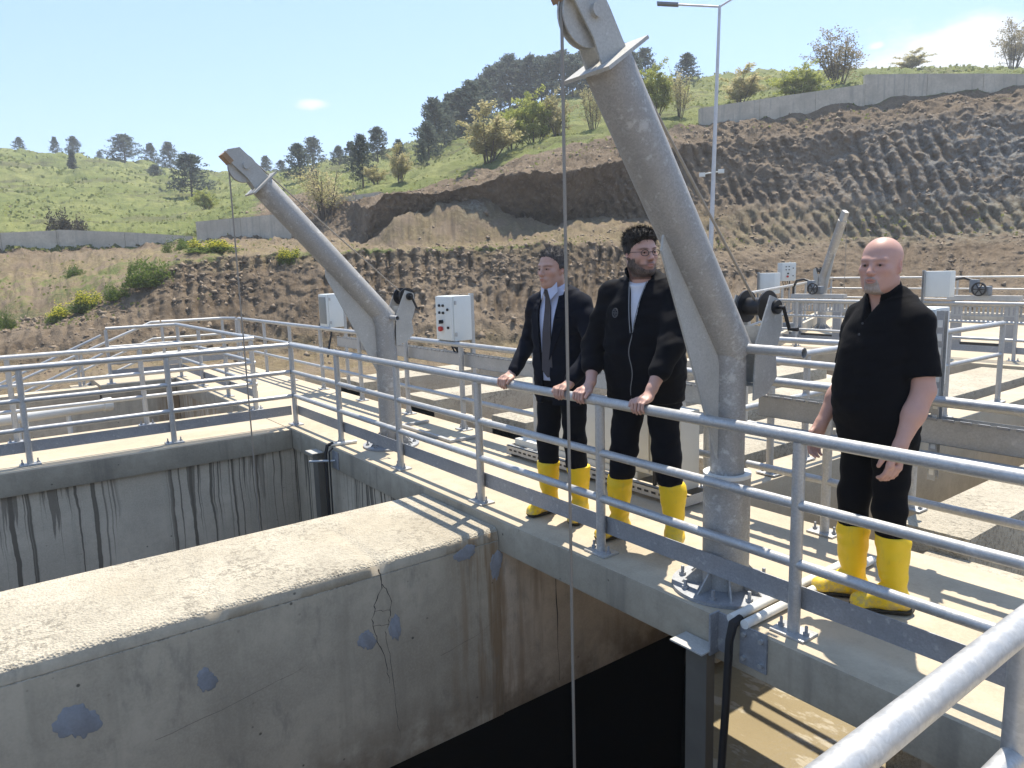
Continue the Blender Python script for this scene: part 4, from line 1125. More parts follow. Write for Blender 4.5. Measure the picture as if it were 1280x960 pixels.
# ------------------------------------------------------------------ sluice gate frames with gearboxes on the second walkway
def gate(label, xa, xb, y):
    xm = (xa + xb) / 2
    t = thing('sluice_gate', label, 'sluice gate', (xm, y, 0), 'sluice gate frames on the second walkway')
    for x in (xa, xb):
        p = MB().box(x - .09, x + .09, y - .03, y + .03, 0.001, .86).build('upright', 'galvdark', t, smooth=False)
        MB().box(x - .14, x + .14, y - .10, y + .10, .0015, .02).build('foot_plate', 'black', p, smooth=False)
    MB().box(xa - .16, xb + .16, y - .07, y + .07, .862, .95).build('crossbeam', 'galv', t, smooth=False)
    g = MB().box(xm - .10, xm + .10, y - .09, y + .09, .952, 1.12, ch=.02).box(xm - .24, xm - .10, y - .06, y + .06, 1.0, 1.24, ch=.02).build('gearbox', 'steelgrey', t)
    hw = MB().ring((xm - .02, y - .19, 1.07), (0, 1, 0), .125, .10, .03, 24).disc((xm - .02, y - .15, 1.07), (0, 1, 0), .02, .12, 12)
    for k in range(3):
        a = PI * k / 3; hw.tube([(xm - .02 - .11 * math.cos(a), y - .19, 1.07 - .11 * math.sin(a)), (xm - .02 + .11 * math.cos(a), y - .19, 1.07 + .11 * math.sin(a))], .010, 6)
    hw.build('handwheel', 'black', t)
    MB().tube([(xm - .2, y, 1.22), (xm - .35, y, 1.27), (xm - .52, y, 1.24), (xm - .60, y, 1.10), (xm - .60, y, .90)], .025, 8).build('cable', 'black', t)
    MB().box(xa + .09, xb - .09, y - .02, y + .02, .0008, .09).build('gate_leaf', 'black', t, smooth=False)
    return t
gate('sluice gate frame with handwheel, left of the bald man near the distant crane', -1.33, -.42, 12.0)
gate('sluice gate frame with handwheel at the right edge of the photo', 1.92, 2.80, 12.0)
# low dark pumps between
o = MB().box(-1.25, -.85, 11.0, 11.3, .002, .22, ch=.04).box(-1.15, -.95, 11.05, 11.25, .22, .38, ch=.04).build('motor_cover', 'steelgrey')
tag(o, 'dark grey motor housing on the second walkway below the distant crane', 'motor')

# ------------------------------------------------------------------ lamp pole
t = thing('lamp_pole', 'tall slim lamp pole with two arms standing before the brown cutting', 'lamp pole', (-7.0, 15.99, -.6))
MB().tube([(-7.0, 15.99, -.9), (-6.9, 16.06, 4.3), (-6.81, 16.13, 9.25)], .085, 14, r2=.042).build('pole', 'poleg', t)
for (a, b) in (((-6.81, 16.13, 9.22), (-7.78, 15.36, 9.42)), ((-6.81, 16.13, 9.22), (-6.30, 16.55, 9.55))):
    A = Vector(a); Bv = Vector(b); ar = MB().tube([A, Bv], .03, 10).build('arm', 'poleg', t)
    d = (Bv - A).normalized()
    MB().obox(Bv + d * .28, d, Vector((-d.y, d.x, 0)), Vector((0, 0, 1)), .32, .11, .035).build('lamp_head', 'steelgrey', ar, smooth=False)
fm = MB().tube([(-7.14, 15.88, 4.42), (-6.76, 16.17, 4.47)], .02, 8).obox((-7.17, 15.86, 4.40), (.8, .6, 0), (-.6, .8, 0), (0, 0, 1), .09, .07, .06).obox((-6.72, 16.20, 4.47), (.8, .6, 0), (-.6, .8, 0), (0, 0, 1), .09, .07, .06)
fm.build('camera_pair', 'white', t, smooth=False)

# ------------------------------------------------------------------ retaining walls on the hill
WL = ['long pale retaining wall at the left below the grassy hill', 'short raised retaining wall left of the middle crane arm', 'small wall stub beside the brown bush left of the earth overhang', 'tiny wall piece on the grass above the earth overhang', 'pale retaining wall rising to the right above the cutting', 'highest pale retaining wall at the upper right above the cutting']
for W, lab in zip(WALLS, WL):
    t = thing('retaining_wall', lab, 'wall', W[0][:3], 'pale concrete retaining walls on the hill')
    for (a, b) in zip(W[:-1], W[1:]):
        A = Vector(a[:3]); Bv = Vector(b[:3]); Ln = (Bv - A).length; n = max(1, round(Ln / 3.2)) if Ln < 14 else max(1, round(Ln / 4.0))
        d = Vector((Bv.x - A.x, Bv.y - A.y, 0)).normalized(); nn = Vector((-d.y, d.x, 0))
        if nn.dot(Vector((A.x - CX, A.y - CY, 0))) < 0: nn = -nn
        for i in range(n):
            u0 = i / n + .012 / Ln; u1 = (i + 1) / n - .012 / Ln
            P = A.lerp(Bv, u0); Q = A.lerp(Bv, u1)
            zb0 = a[3] + (b[3] - a[3]) * u0 - .8; zb1 = a[3] + (b[3] - a[3]) * u1 - .8
            MB().prism([P, Q, Vector((Q.x, Q.y, zb1)), Vector((P.x, P.y, zb0))], nn * .3).build('wall_panel', 'farwall', t, smooth=False)
            j = MB().prism([Q + nn * .02, Q + d * .024 + nn * .02, Vector((Q.x, Q.y, zb1)) + d * .024 + nn * .02, Vector((Q.x, Q.y, zb1)) + nn * .02], nn * .26)
            j.build('joint_strip', 'fascia', t, smooth=False)

# ------------------------------------------------------------------ vegetation
def leaf_cards(pts, size, rng, aspect=1.6, droop=0.0, out=None):
    """triangulated little leaf quads round the given points"""
    n = len(pts)
    u = rng.normal(size=(n, 3)); u[:, 2] -= droop; u /= np.linalg.norm(u, axis=1)[:, None]
    if out is not None:
        u = u * .6 + out; u /= np.linalg.norm(u, axis=1)[:, None]
    w = rng.normal(size=(n, 3)); w = np.cross(u, w); w /= np.linalg.norm(w, axis=1)[:, None]
    s = size * rng.uniform(.55, 1.3, n)[:, None]
    a = pts - u * s * aspect * .5; c = pts + u * s * aspect * .5
    b = pts + w * s * .5; d = pts - w * s * .5
    vs = np.stack([a, b, c, d], 1).reshape(-1, 3)
    return vs
def cards_mesh(name, vs, mat):
    n = len(vs) // 4
    me = bpy.data.meshes.new(name)
    me.vertices.add(len(vs)); me.vertices.foreach_set('co', vs.astype(np.float32).ravel())
    me.loops.add(n * 4); me.polygons.add(n)
    me.loops.foreach_set('vertex_index', np.arange(n * 4, dtype=np.int32)); me.polygons.foreach_set('loop_start', np.arange(0, n * 4, 4, dtype=np.int32))
    me.update(calc_edges=True); me.materials.append(MAT[mat]); return me
def pine_meshes(seed, narrow=1.0):
    r = np.random.default_rng(seed); pts = []; outs = []
    tr = MB(); tr.tube([(0, 0, -.05), (.01, 0, .5), (0, .01, .97)], .022, 7, r2=.004)
    nb = 70
    for i in range(nb):
        z = .12 + .86 * (i / nb) ** .9; a = i * 2.4 + r.uniform(-.4, .4)
        L = (.50 * (1 - z) ** .75 + .04) * r.uniform(.55, 1.15) * narrow
        up = .25 if z > .6 else .10
        m = 60
        t = r.uniform(.15, 1, m) ** .8
        px = np.cos(a) * L * t + r.normal(0, .028, m); py = np.sin(a) * L * t + r.normal(0, .028, m); pz = z + up * L * t + r.normal(0, .022, m)
        pts.append(np.stack([px, py, pz], 1)); outs.append(np.tile([math.cos(a) * .5, math.sin(a) * .5, .35], (m, 1)))
        if i % 3 == 0: tr.tube([(0, 0, z), (math.cos(a) * L * .8, math.sin(a) * L * .8, z + up * L * .8)], .006, 4, r2=.002)
    pts = np.concatenate(pts); outs = np.concatenate(outs)
    kp = vnoise(pts[:, 0] * 9 + seed, pts[:, 1] * 9, pts[:, 2] * 11) + r.normal(0, .1, len(pts)) > .40
    pts = pts[kp]; outs = outs[kp]
    return tr.mesh('trunk', MAT['bark']), cards_mesh('crown', leaf_cards(pts, .026, r, 2.6, out=outs), 'pine')
def bush_meshes(seed, mat, dens=1.0, leaf=.020, stems=9):
    r = np.random.default_rng(seed); pts = []
    tr = MB()
    for i in range(stems):
        a = r.uniform(0, 6.28); sp = r.uniform(.10, .42)
        tip = np.array([math.cos(a) * sp, math.sin(a) * sp, r.uniform(.6, 1.0)]); base = np.array([math.cos(a) * .05, math.sin(a) * .05, -.05])
        mid = base * .5 + tip * .5 + r.normal(0, .03, 3)
        tr.tube([base, mid, tip], .012, 5, r2=.003)
        for k in range(9):
            t = r.uniform(.3, .95); o = (base * (1 - t) + tip * t); e = o + np.array([r.normal(0, .15), r.normal(0, .15), abs(r.normal(.08, .10))])
            tr.tube([o, e], .004, 4, r2=.0015)
            m = int(34 * dens); tt = r.uniform(.2, 1.15, m)
            pts.append(o + (e - o) * tt[:, None] + r.normal(0, .030, (m, 3)))
    return tr.mesh('trunk', MAT['bark']), cards_mesh('crown', leaf_cards(np.concatenate(pts), leaf, r, 1.5), mat)
KINDS = {'p': [pine_meshes(s) for s in (1, 2, 3, 4)], 'q': [pine_meshes(8, .35)],
         'b': [bush_meshes(11, 'blossom', 2.6, .030), bush_meshes(12, 'yellowleaf', 2.8, .030), bush_meshes(13, 'blossom', 2.4, .030)], 't': [bush_meshes(14, 'twig', 1.1, .022, 12), bush_meshes(15, 'blossom', .8, .022, 12)]}
def side(u):
    return 'left' if u < 430 else ('middle' if u < 860 else 'right')
cnt = {}
def near_words(u, i):
    for lim, w in ((30, 'at the very left edge of the skyline'), (80, 'second from the left edge on the skyline'), (93.5, 'third from the left on the skyline'), (130, 'small, left of the wide bush on the skyline'),
                   (170, 'wide and bushy on the left skyline'), (192, 'just right of the wide bush on the left skyline'), (200, 'small, below the left skyline'), (220, 'left of the big round dark bush'), (250, 'big, round and dark on the left hill slope'), (262, 'small, at the foot of the big round bush'),
                   (340, 'behind the tip of the middle crane'), (360, 'small, right of the middle crane tip'), (385, 'above the brown bush, left one of two'), (400, 'above the brown bush, right one of two'), (410, 'brown and twiggy beside the small wall stub'), (430, 'just left of the dark spruce, small'), (441, 'between the crane and the dark spruce'), (460, 'dark and dense, left of the slender one'), (472, 'low, below the dark trees'), (480, 'right behind the dark dense one'),
                   (505, 'on the grass left of the overhang'), (500.5, 'low, left of the slender one'), (535, 'slender, alone on the grass'), (537, 'lowest, right beside the slender one'), (550, 'lowest tall one in the rising row on the ridge'), (557, 'tucked behind the lowest tall one on the ridge'), (570, 'second in the rising row from below'), (580, 'between the second and third in the rising row'), (595, 'third in the rising row from below'), (603, 'above the left half of the widest pale bush'), (612, 'widest pale one above the overhang'),
                   (620, 'in the rising row above the widest pale bush'), (630, 'just left of the middle of the rising row'), (639, 'middle of the rising row'), (650, 'low, right of the widest pale bush'), (652, 'just right of the middle of the rising row'), (666, 'left of the hanging rope high on the ridge'), (680, 'pale, near the rope at its left'), (678, 'two to the left of the rope on the ridge'), (692, 'just left of the rope on the ridge'), (700, 'pale, right beside the hanging rope'), (704, 'close to the rope, in front on the ridge'), (720, 'just right of the rope on the ridge'), (729, 'second right of the rope on the ridge'), (741.5, 'grey and branchy left of the big crane arm'), (745, 'behind the big crane head'),
                   (761, 'just left of the big crane head on the ridge'), (779, 'hidden halfway by the big crane arm on the ridge'), (785, 'low, close behind the crane arm'), (795, 'right behind the crane arm on the ridge'), (807, 'second right of the crane arm on the ridge'), (830, 'first right of the crane arm'), (852, 'second right of the crane arm'), (862, 'alone on the ridge left of the lamp pole'), (950, 'rounded, right of the lamp pole'), (1010, 'pale, left of the step in the upper wall'), (1060, 'tallest one by the step in the upper wall'), (1200, 'low, behind the highest wall'), (1400, 'bare, at the right edge behind the highest wall')):
        if u <= lim: return w
for i, (x, y, z, h, w, k, u) in enumerate(TREES):
    tm, cm_ = KINDS[k][i % len(KINDS[k])]
    nm = {'p': 'pine_tree', 'q': 'sapling', 'b': 'blossoming_bush', 't': 'leafless_bush'}[k]
    what = {'p': 'dark pine tree', 'q': 'thin dark sapling', 'b': 'pale blossoming bush', 't': 'nearly leafless brown bush'}[k]
    gz = ground_z(x, y)
    t = thing(nm, what + ' ' + near_words(u, i), 'tree' if k in 'pq' else 'bush', (x, y, gz - .05), {'p': 'pines on the hill', 'q': 'saplings on the hill', 'b': 'blossoming bushes on the hill', 't': 'leafless bushes on the hill'}[k], (i * 2.1) % 6.28)
    wid = {'p': .92, 'q': .4, 'b': .95, 't': .95}[k]
    hh = h + max(0, (z - gz)) * .5
    kx, kz = ((1.4, 1.02) if u > 535 else (1.15, 1.02)) if k == 'p' else (1.15, 1.0)
    t.scale = (w / wid * kx, w / wid * kx, hh * kz)
    inst(tm, 'trunk', t, (0, 0, 0)); inst(cm_, 'crown', t, (0, 0, 0))
def shrub_meshes(seed, mat, flower=None):
    r = np.random.default_rng(seed); P = []; O = []
    for k in range(11):
        a = r.uniform(0, 6.28); d = math.sqrt(r.uniform(0, 1)) * .36; rr = r.uniform(.12, .24); hh = r.uniform(.35, 1.0) * (1 - .5 * d)
        n = 260
        v = r.normal(size=(n, 3)); v /= np.linalg.norm(v, axis=1)[:, None]; v[:, 2] = np.abs(v[:, 2])
        q = v * np.array([rr, rr, hh]) * (r.uniform(0, 1, (n, 1)) ** .45) * r.uniform(.8, 1.2, (n, 1)) + np.array([math.cos(a) * d, math.sin(a) * d, 0])
        P.append(q); O.append(v * .6 + np.array([0, 0, .5]))
    P = np.concatenate(P); O = np.concatenate(O)
    a = cards_mesh('foliage', leaf_cards(P, .030, r, 2.6, out=O), mat)
    if not flower: return a, None
    top = P[P[:, 2] > .28]; m = 1900
    T_ = top[r.integers(0, len(top), m)] + r.normal(0, .02, (m, 3)) + np.array([0, 0, .05])
    return a, cards_mesh('flowers', leaf_cards(T_, .030, r, 1.1), flower)
SH = {'g': [shrub_meshes(21, 'green'), shrub_meshes(22, 'green')], 'y': [shrub_meshes(23, 'green', 'rape'), shrub_meshes(24, 'green', 'rape')], 'd': [shrub_meshes(25, 'deadbush')]}
SLAB = {185: 'largest dark green shrub on the brow of the left bank', 92: 'small round green shrub on the left bank', 6: 'dark green shrub cut by the left edge', 108: 'upper yellow flowering clump on the left bank', 72: 'lower yellow flowering clump on the left bank', 266: 'long yellow flowering patch before the raised wall', 222: 'green clump left of the long yellow patch', 360: 'yellow flowering clump beside the crane arm', 84: 'dark dry bramble bush above the left wall', 150: 'green tuft on the bank below the largest shrub', 690: 'small green tuft on the bank behind the rope', 168: 'second green shrub leaning left of the largest shrub'}
for i, (x, y, z, h, w, k, u) in enumerate(SHRUBS):
    fm_, fl = SH[k][i % len(SH[k])]
    gz = ground_z(x, y)
    t = thing('flowering_plant' if k == 'y' else 'shrub', SLAB[u], 'plant' if k == 'y' else 'shrub', (x, y, gz - .1), 'shrubs and flowers on the bank', i * 1.3)
    t.scale = (w * .85, w * .85, h * .95)
    inst(fm_, 'foliage', t, (0, 0, 0))
    if fl: inst(fl, 'flowers', t, (0, 0, 0))

# grass: tufts on the hill and along the terrace brow, too many to count
def grass_stuff():
    n = 26000
    rows = RNG.integers(0, TT.shape[0] - 1, n * 3); cols = RNG.integers(0, TX.shape[1] - 1, n * 3)
    tt = TT[rows, 0]; aa = TA[0, cols]
    w = np.where((tt > 6.0) & (tt < 7.05), 1.0, 0) + np.where((tt > 5.3) & (tt <= 6.0), .30, 0) + np.where((tt > 2.92) & (tt < 3.5), .45, 0) + np.where((tt > 2.0) & (tt < 3.9) & (aa > 2.79), .35, 0) + np.where((tt > 4.0) & (tt < 6.0) & (aa > 2.85), .8, 0)
    clump = vnoise(TX[rows, cols] * .45, TY[rows, cols] * .45, tt * 0)
    keep = RNG.uniform(0, 1, n * 3) < w * np.clip((clump - .25) * 2, 0, 1)
    rows, cols, tt = rows[keep][:n], cols[keep][:n], tt[keep][:n]
    m = len(rows); fr = RNG.uniform(0, 1, (2, m))
    P = np.stack([TX, TY, TZ], -1)
    p = P[rows, cols] + (P[rows + 1, cols] - P[rows, cols]) * fr[0][:, None] + (P[rows, cols + 1] - P[rows, cols]) * fr[1][:, None]
    dist = np.hypot(p[:, 0] - CX, p[:, 1] - CY)
    sz = np.clip(dist * .0026, .08, .26) * RNG.uniform(.6, 1.5, m)
    a = RNG.uniform(0, 6.28, m); dx = np.cos(a) * sz * .45; dy = np.sin(a) * sz * .45
    lx = RNG.normal(0, .25, m) * sz; ly = RNG.normal(0, .25, m) * sz
    z0 = p[:, 2] - .04
    vs = np.stack([np.stack([p[:, 0] - dx, p[:, 1] - dy, z0], 1), np.stack([p[:, 0] + dx, p[:, 1] + dy, z0], 1),
                   np.stack([p[:, 0] + dx * 1.2 + lx, p[:, 1] + dy * 1.2 + ly, z0 + sz * .75], 1), np.stack([p[:, 0] - dx * .8 + lx, p[:, 1] - dy * .8 + ly, z0 + sz], 1)], 1).reshape(-1, 3)
    me = cards_mesh('grass', vs, 'grassblade')
    o = bpy.data.objects.new('grass', me); COL.objects.link(o); stuff(o); o['label'] = 'rough green grass growing on the hillside and terrace brow'; o['category'] = 'grass'
MAT['grassblade'] = leafmat('grass_blades', (.19, .22, .07), (.26, .265, .10), .65)
grass_stuff()

# loose clods and stones on the cut banks, too many to count
def clod_stuff():
    n = 15000
    rows = RNG.integers(0, TT.shape[0] - 1, n * 4); cols = RNG.integers(0, TX.shape[1] - 1, n * 4)
    tt = TT[rows, 0]; aa = TA[0, cols]
    w = np.where((tt > .6) & (tt < 3.1), .8, 0) + np.where((tt >= 3.1) & (tt < 4.0), .5, 0) + np.where((tt >= 4.0) & (tt < 5.9), .6, 0)
    w = w * np.where((aa > 2.85) & (tt > 3.0), .15, 1.0)
    clump = vnoise(TX[rows, cols] * .6, TY[rows, cols] * .6, TZ[rows, cols] * .6)
    keep = RNG.uniform(0, 1, n * 4) < w * np.clip((clump - .2) * 1.8, .05, 1)
    rows, cols = rows[keep][:n], cols[keep][:n]; m = len(rows)
    P = np.stack([TX, TY, TZ], -1); fr = RNG.uniform(0, 1, (2, m, 1))
    p = P[rows, cols] + (P[rows + 1, cols] - P[rows, cols]) * fr[0] + (P[rows, cols + 1] - P[rows, cols]) * fr[1]
    sz = .022 + .11 * RNG.uniform(0, 1, m) ** 6 + .02 * RNG.uniform(0, 1, m)
    base = np.array([(1, 0, 0), (-1, 0, 0), (0, 1, 0), (0, -1, 0), (0, 0, 1), (0, 0, -1)], float)
    fc = np.array([(0, 2, 4), (2, 1, 4), (1, 3, 4), (3, 0, 4), (2, 0, 5), (1, 2, 5), (3, 1, 5), (0, 3, 5)])
    rot = RNG.uniform(0, 6.28, m); c, s_ = np.cos(rot), np.sin(rot)
    V = base[None] * RNG.uniform(.55, 1.3, (m, 6, 1)) * sz[:, None, None]
    V = V + RNG.normal(0, .25, (m, 6, 3)) * sz[:, None, None]
    X_ = V[..., 0] * c[:, None] - V[..., 1] * s_[:, None]; Y_ = V[..., 0] * s_[:, None] + V[..., 1] * c[:, None]
    V = np.stack([X_, Y_, V[..., 2] * .8], -1) + p[:, None, :]
    F_ = (fc[None] + (np.arange(m) * 6)[:, None, None]).reshape(-1, 3)
    me = bpy.data.meshes.new('soil_clods'); me.vertices.add(m * 6); me.vertices.foreach_set('co', V.astype(np.float32).ravel())
    me.loops.add(len(F_) * 3); me.polygons.add(len(F_)); me.loops.foreach_set('vertex_index', F_.astype(np.int32).ravel()); me.polygons.foreach_set('loop_start', np.arange(0, len(F_) * 3, 3, dtype=np.int32))
    me.update(calc_edges=True)
    g = G('loose_clods'); q = g.pos(); a = g.noise(q, 1.3, 4, .6); b = g.noise(q, 9, 3)
    col = g.mix(g.rng(a, .35, .65), (.155, .116, .078), (.225, .174, .12)); col = g.mix(g.rng(b, .60, .70, 0, .6), col, (.27, .225, .17))
    g.set(Base_Color=col, Roughness=.95); me.materials.append(g.m)
    o = bpy.data.objects.new('soil_clods', me); COL.objects.link(o); stuff(o); o['label'] = 'loose brown clods and stones lying on the cut banks'
clod_stuff()

# ------------------------------------------------------------------ people: bodies and clothes grown from distance fields
def surfnet(d, xs, ys, zs):
    s = d < 0
    any_ = np.zeros(tuple(n - 1 for n in d.shape), bool); all_ = np.ones_like(any_)
    for i in (0, 1):
        for j in (0, 1):
            for k in (0, 1):
                c = s[i:d.shape[0] - 1 + i, j:d.shape[1] - 1 + j, k:d.shape[2] - 1 + k]
                any_ |= c; all_ &= c
    I, J, K = np.nonzero(any_ & ~all_)
    n = len(I)
    X = (xs[I], xs[I + 1]); Y = (ys[J], ys[J + 1]); Z = (zs[K], zs[K + 1])
    val = {}
    for i in (0, 1):
        for j in (0, 1):
            for k in (0, 1): val[i, j, k] = d[I + i, J + j, K + k]
    acc = np.zeros((n, 3)); cnt = np.zeros(n)
    cs = list(val)
    for a in cs:
        for ax in range(3):
            if a[ax] == 1: continue
            b = list(a); b[ax] = 1; b = tuple(b)
            va, vb = val[a], val[b]; m = (va < 0) != (vb < 0)
            t = np.where(m, va / np.where(m, va - vb, 1), 0)
            P = [X[a[0]], Y[a[1]], Z[a[2]]]; Q = [X[b[0]], Y[b[1]], Z[b[2]]]
            for c in range(3): acc[:, c] += np.where(m, P[c] + (Q[c] - P[c]) * t, 0)
            cnt += m
    co = acc / cnt[:, None]
    im = np.full(any_.shape, -1, np.int32); im[I, J, K] = np.arange(n)
    faces = []
    sh = d.shape
    e = s[:-1, 1:-1, 1:-1] != s[1:, 1:-1, 1:-1]; i, j, k = np.nonzero(e); j += 1; k += 1
    q = np.stack([im[i, j - 1, k - 1], im[i, j, k - 1], im[i, j, k], im[i, j - 1, k]], 1); fl = s[i, j, k]; q[~fl] = q[~fl][:, ::-1]; faces.append(q)
    e = s[1:-1, :-1, 1:-1] != s[1:-1, 1:, 1:-1]; i, j, k = np.nonzero(e); i += 1; k += 1
    q = np.stack([im[i - 1, j, k - 1], im[i - 1, j, k], im[i, j, k], im[i, j, k - 1]], 1); fl = s[i, j, k]; q[~fl] = q[~fl][:, ::-1]; faces.append(q)
    e = s[1:-1, 1:-1, :-1] != s[1:-1, 1:-1, 1:]; i, j, k = np.nonzero(e); i += 1; j += 1
    q = np.stack([im[i - 1, j - 1, k], im[i, j - 1, k], im[i, j, k], im[i - 1, j, k]], 1); fl = s[i, j, k]; q[~fl] = q[~fl][:, ::-1]; faces.append(q)
    return co, np.concatenate(faces)
class Vox:
    def __init__(s, lo, hi, h, fine=()):
        s.ax = [np.arange(lo[c], hi[c] + h, h) for c in range(2)]
        z = lo[2]; zs = [z]
        while z < hi[2]:
            st = h
            for (a, b, hh) in fine:
                if a <= z < b: st = hh
            z += st; zs.append(z)
        s.ax.append(np.array(zs))
        s.d = np.full(tuple(len(a) for a in s.ax), .08, np.float32)
    def _sub(s, lo, hi, mg):
        sl = []
        for c in range(3):
            i0 = max(0, int(np.searchsorted(s.ax[c], lo[c] - mg)) - 1); i1 = min(len(s.ax[c]), int(np.searchsorted(s.ax[c], hi[c] + mg)) + 1)
            if i1 <= i0: return None, None
            sl.append(slice(i0, i1))
        return tuple(sl), (s.ax[0][sl[0]][:, None, None], s.ax[1][sl[1]][None, :, None], s.ax[2][sl[2]][None, None, :])
    def add(s, prim, k=.01, mg=.07):
        f, lo, hi = prim
        sl, g = s._sub(lo, hi, mg + k)
        if sl is None: return s
        b = f(*g); a = s.d[sl]
        if k > 0:
            h = np.maximum(k - np.abs(a - b), 0) / k; s.d[sl] = np.minimum(a, b) - h * h * k * .25
        else: s.d[sl] = np.minimum(a, b)
        return s
    def cut(s, prim, k=.006, mg=.02):
        f, lo, hi = prim
        sl, g = s._sub(lo, hi, mg + k)
        if sl is None: return s
        b = -f(*g); a = s.d[sl]
        if k > 0:
            h = np.maximum(k - np.abs(a - b), 0) / k; s.d[sl] = np.maximum(a, b) + h * h * k * .25
        else: s.d[sl] = np.maximum(a, b)
        return s
    def allv(s): return s.ax[0][:, None, None], s.ax[1][None, :, None], s.ax[2][None, None, :]
    def wrinkle(s, amp, sc=1.0, seed=0.0, dirs=((3, 1, 9), (-4, 2, 13), (7, -3, 5), (2, 8, 17), (-9, 5, 8))):
        x, y, z = s.allv(); w = 0
        for i, (a, b, c) in enumerate(dirs):
            w = w + np.sin((a * x + b * y + c * z) * 2.4 * sc + seed + i * 1.7 + 1.6 * np.sin((b * x - a * y + .5 * c * z) * 1.7 * sc + i)) / (1 + .35 * i)
        s.d += (amp * w / 2.2).astype(np.float32)
        return s
    def mesh(s, name, mat, color=None):
        co, q = surfnet(s.d, *s.ax)
        me = bpy.data.meshes.new(name)
        me.vertices.add(len(co)); me.vertices.foreach_set('co', co.astype(np.float32).ravel())
        me.loops.add(len(q) * 4); me.polygons.add(len(q))
        me.loops.foreach_set('vertex_index', q.astype(np.int32).ravel()); me.polygons.foreach_set('loop_start', np.arange(0, len(q) * 4, 4, dtype=np.int32))
        me.update(calc_edges=True); me.shade_smooth()
        if mat is not None: me.materials.append(mat)
        if color is not None:
            ca = me.color_attributes.new('tone', 'FLOAT_COLOR', 'POINT')
            c = np.concatenate([color(co), np.ones((len(co), 1))], 1); ca.data.foreach_set('color', c.astype(np.float32).ravel())
        return me
def ell(c, r, R=None):
    c = np.array(c, float); r = np.array(r, float); m = np.max(r)
    Rm = np.eye(3) if R is None else np.array(R)
    def f(x, y, z):
        x = x - c[0]; y = y - c[1]; z = z - c[2]
        u = (Rm[0, 0] * x + Rm[1, 0] * y + Rm[2, 0] * z); v = (Rm[0, 1] * x + Rm[1, 1] * y + Rm[2, 1] * z); w = (Rm[0, 2] * x + Rm[1, 2] * y + Rm[2, 2] * z)
        k0 = np.sqrt((u / r[0]) ** 2 + (v / r[1]) ** 2 + (w / r[2]) ** 2) + 1e-9
        k1 = np.sqrt((u / r[0] ** 2) ** 2 + (v / r[1] ** 2) ** 2 + (w / r[2] ** 2) ** 2) + 1e-9
        return k0 * (k0 - 1) / k1
    return f, c - m, c + m
def cone(a, b, ra, rb):
    a = np.array(a, float); b = np.array(b, float); ba = b - a; L = ba @ ba + 1e-12
    def f(x, y, z):
        px, py, pz = x - a[0], y - a[1], z - a[2]
        t = np.clip((px * ba[0] + py * ba[1] + pz * ba[2]) / L, 0, 1)
        return np.sqrt((px - t * ba[0]) ** 2 + (py - t * ba[1]) ** 2 + (pz - t * ba[2]) ** 2) - (ra + (rb - ra) * t)
    m = max(ra, rb)
    return f, np.minimum(a, b) - m, np.maximum(a, b) + m
class Loft:
    """vertical tube of superelliptic sections"""
    def __init__(s, zs, a, b, cx=None, cy=None, n=2.3):
        s.z = np.array(zs, float); k = len(zs)
        zz = np.linspace(s.z[0], s.z[-1], 120); ker = np.ones(9) / 9
        def sm(v):
            if v is None: v = [0] * k
            q = np.interp(zz, s.z, v); q = np.concatenate([np.full(4, q[0]), q, np.full(4, q[-1])]); return np.convolve(q, ker, 'valid')
        s.zz = zz; s.a = sm(a); s.b = sm(b); s.cx = sm(cx); s.cy = sm(cy); s.n = n
    def at(s, z): return [np.interp(z, s.zz, q) for q in (s.a, s.b, s.cx, s.cy)]
    def prim(s, off=0.0, z0=None, z1=None):
        z0 = s.z[0] if z0 is None else z0; z1 = s.z[-1] if z1 is None else z1
        def f(x, y, z):
            a, b, cx, cy = s.at(z); a = a + off; b = b + off
            q = (np.abs((x - cx) / a) ** s.n + np.abs((y - cy) / b) ** s.n) ** (1 / s.n)
            d = (q - 1) * np.minimum(a, b)
            return np.maximum(d, np.maximum(z0 - z, z - z1))
        m = max(s.a.max(), s.b.max()) + .1
        return f, np.array([s.cx.min() - m, s.cy.min() - m, z0]), np.array([s.cx.max() + m, s.cy.max() + m, z1])
    def front(s, x, z, off=0.0):
        a, b, cx, cy = s.at(z); a = a + off; b = b + off
        q = np.clip(1 - np.abs((x - cx) / a) ** s.n, 0, 1) ** (1 / s.n)
        return cy + b * q
def half(axis, pos, sign, lo, hi):
    def f(x, y, z): return (np.array([x, y, z], dtype=object)[axis] - pos) * sign
    return f, np.array(lo), np.array(hi)
def region(fn, lo, hi): return fn, np.array(lo, float), np.array(hi, float)

SKIN = {}
def skin_mat(name, c):
    g = G(name); t = g.attr('tone'); p = g.opos()
    n = g.noise(p, 30, 4, .6)
    col = g.mix(1.0, t, c, 'MULTIPLY')
    col = g.mix(g.rng(n, .35, .7, 0, .22), col, tuple(x * .78 for x in c))
    g.set(Base_Color=col, Roughness=.48, Normal=g.bump(g.noise(p, 220, 2), .08, .002))
    g.b.inputs['Subsurface Weight'].default_value = .08
    g.b.inputs['Subsurface Radius'].default_value = (.012, .005, .003)
    g.b.inputs['Specular IOR Level'].default_value = .35
    return g.m
def hair_mat(name, a, b):
    g = G(name); p = g.opos()
    n = g.noise(g.map(p, (60, 60, 18)), 3.0, 4, .7); n2 = g.noise(p, 26, 4)
    g.set(Base_Color=g.mix(g.rng(g.math('ADD', g.math('MULTIPLY', n, .6), g.math('MULTIPLY', n2, .4)), .38, .62), a, b), Roughness=.55, Normal=g.bump(n, .9, .006))
    g.b.inputs['Specular IOR Level'].default_value = .3
    return g.m

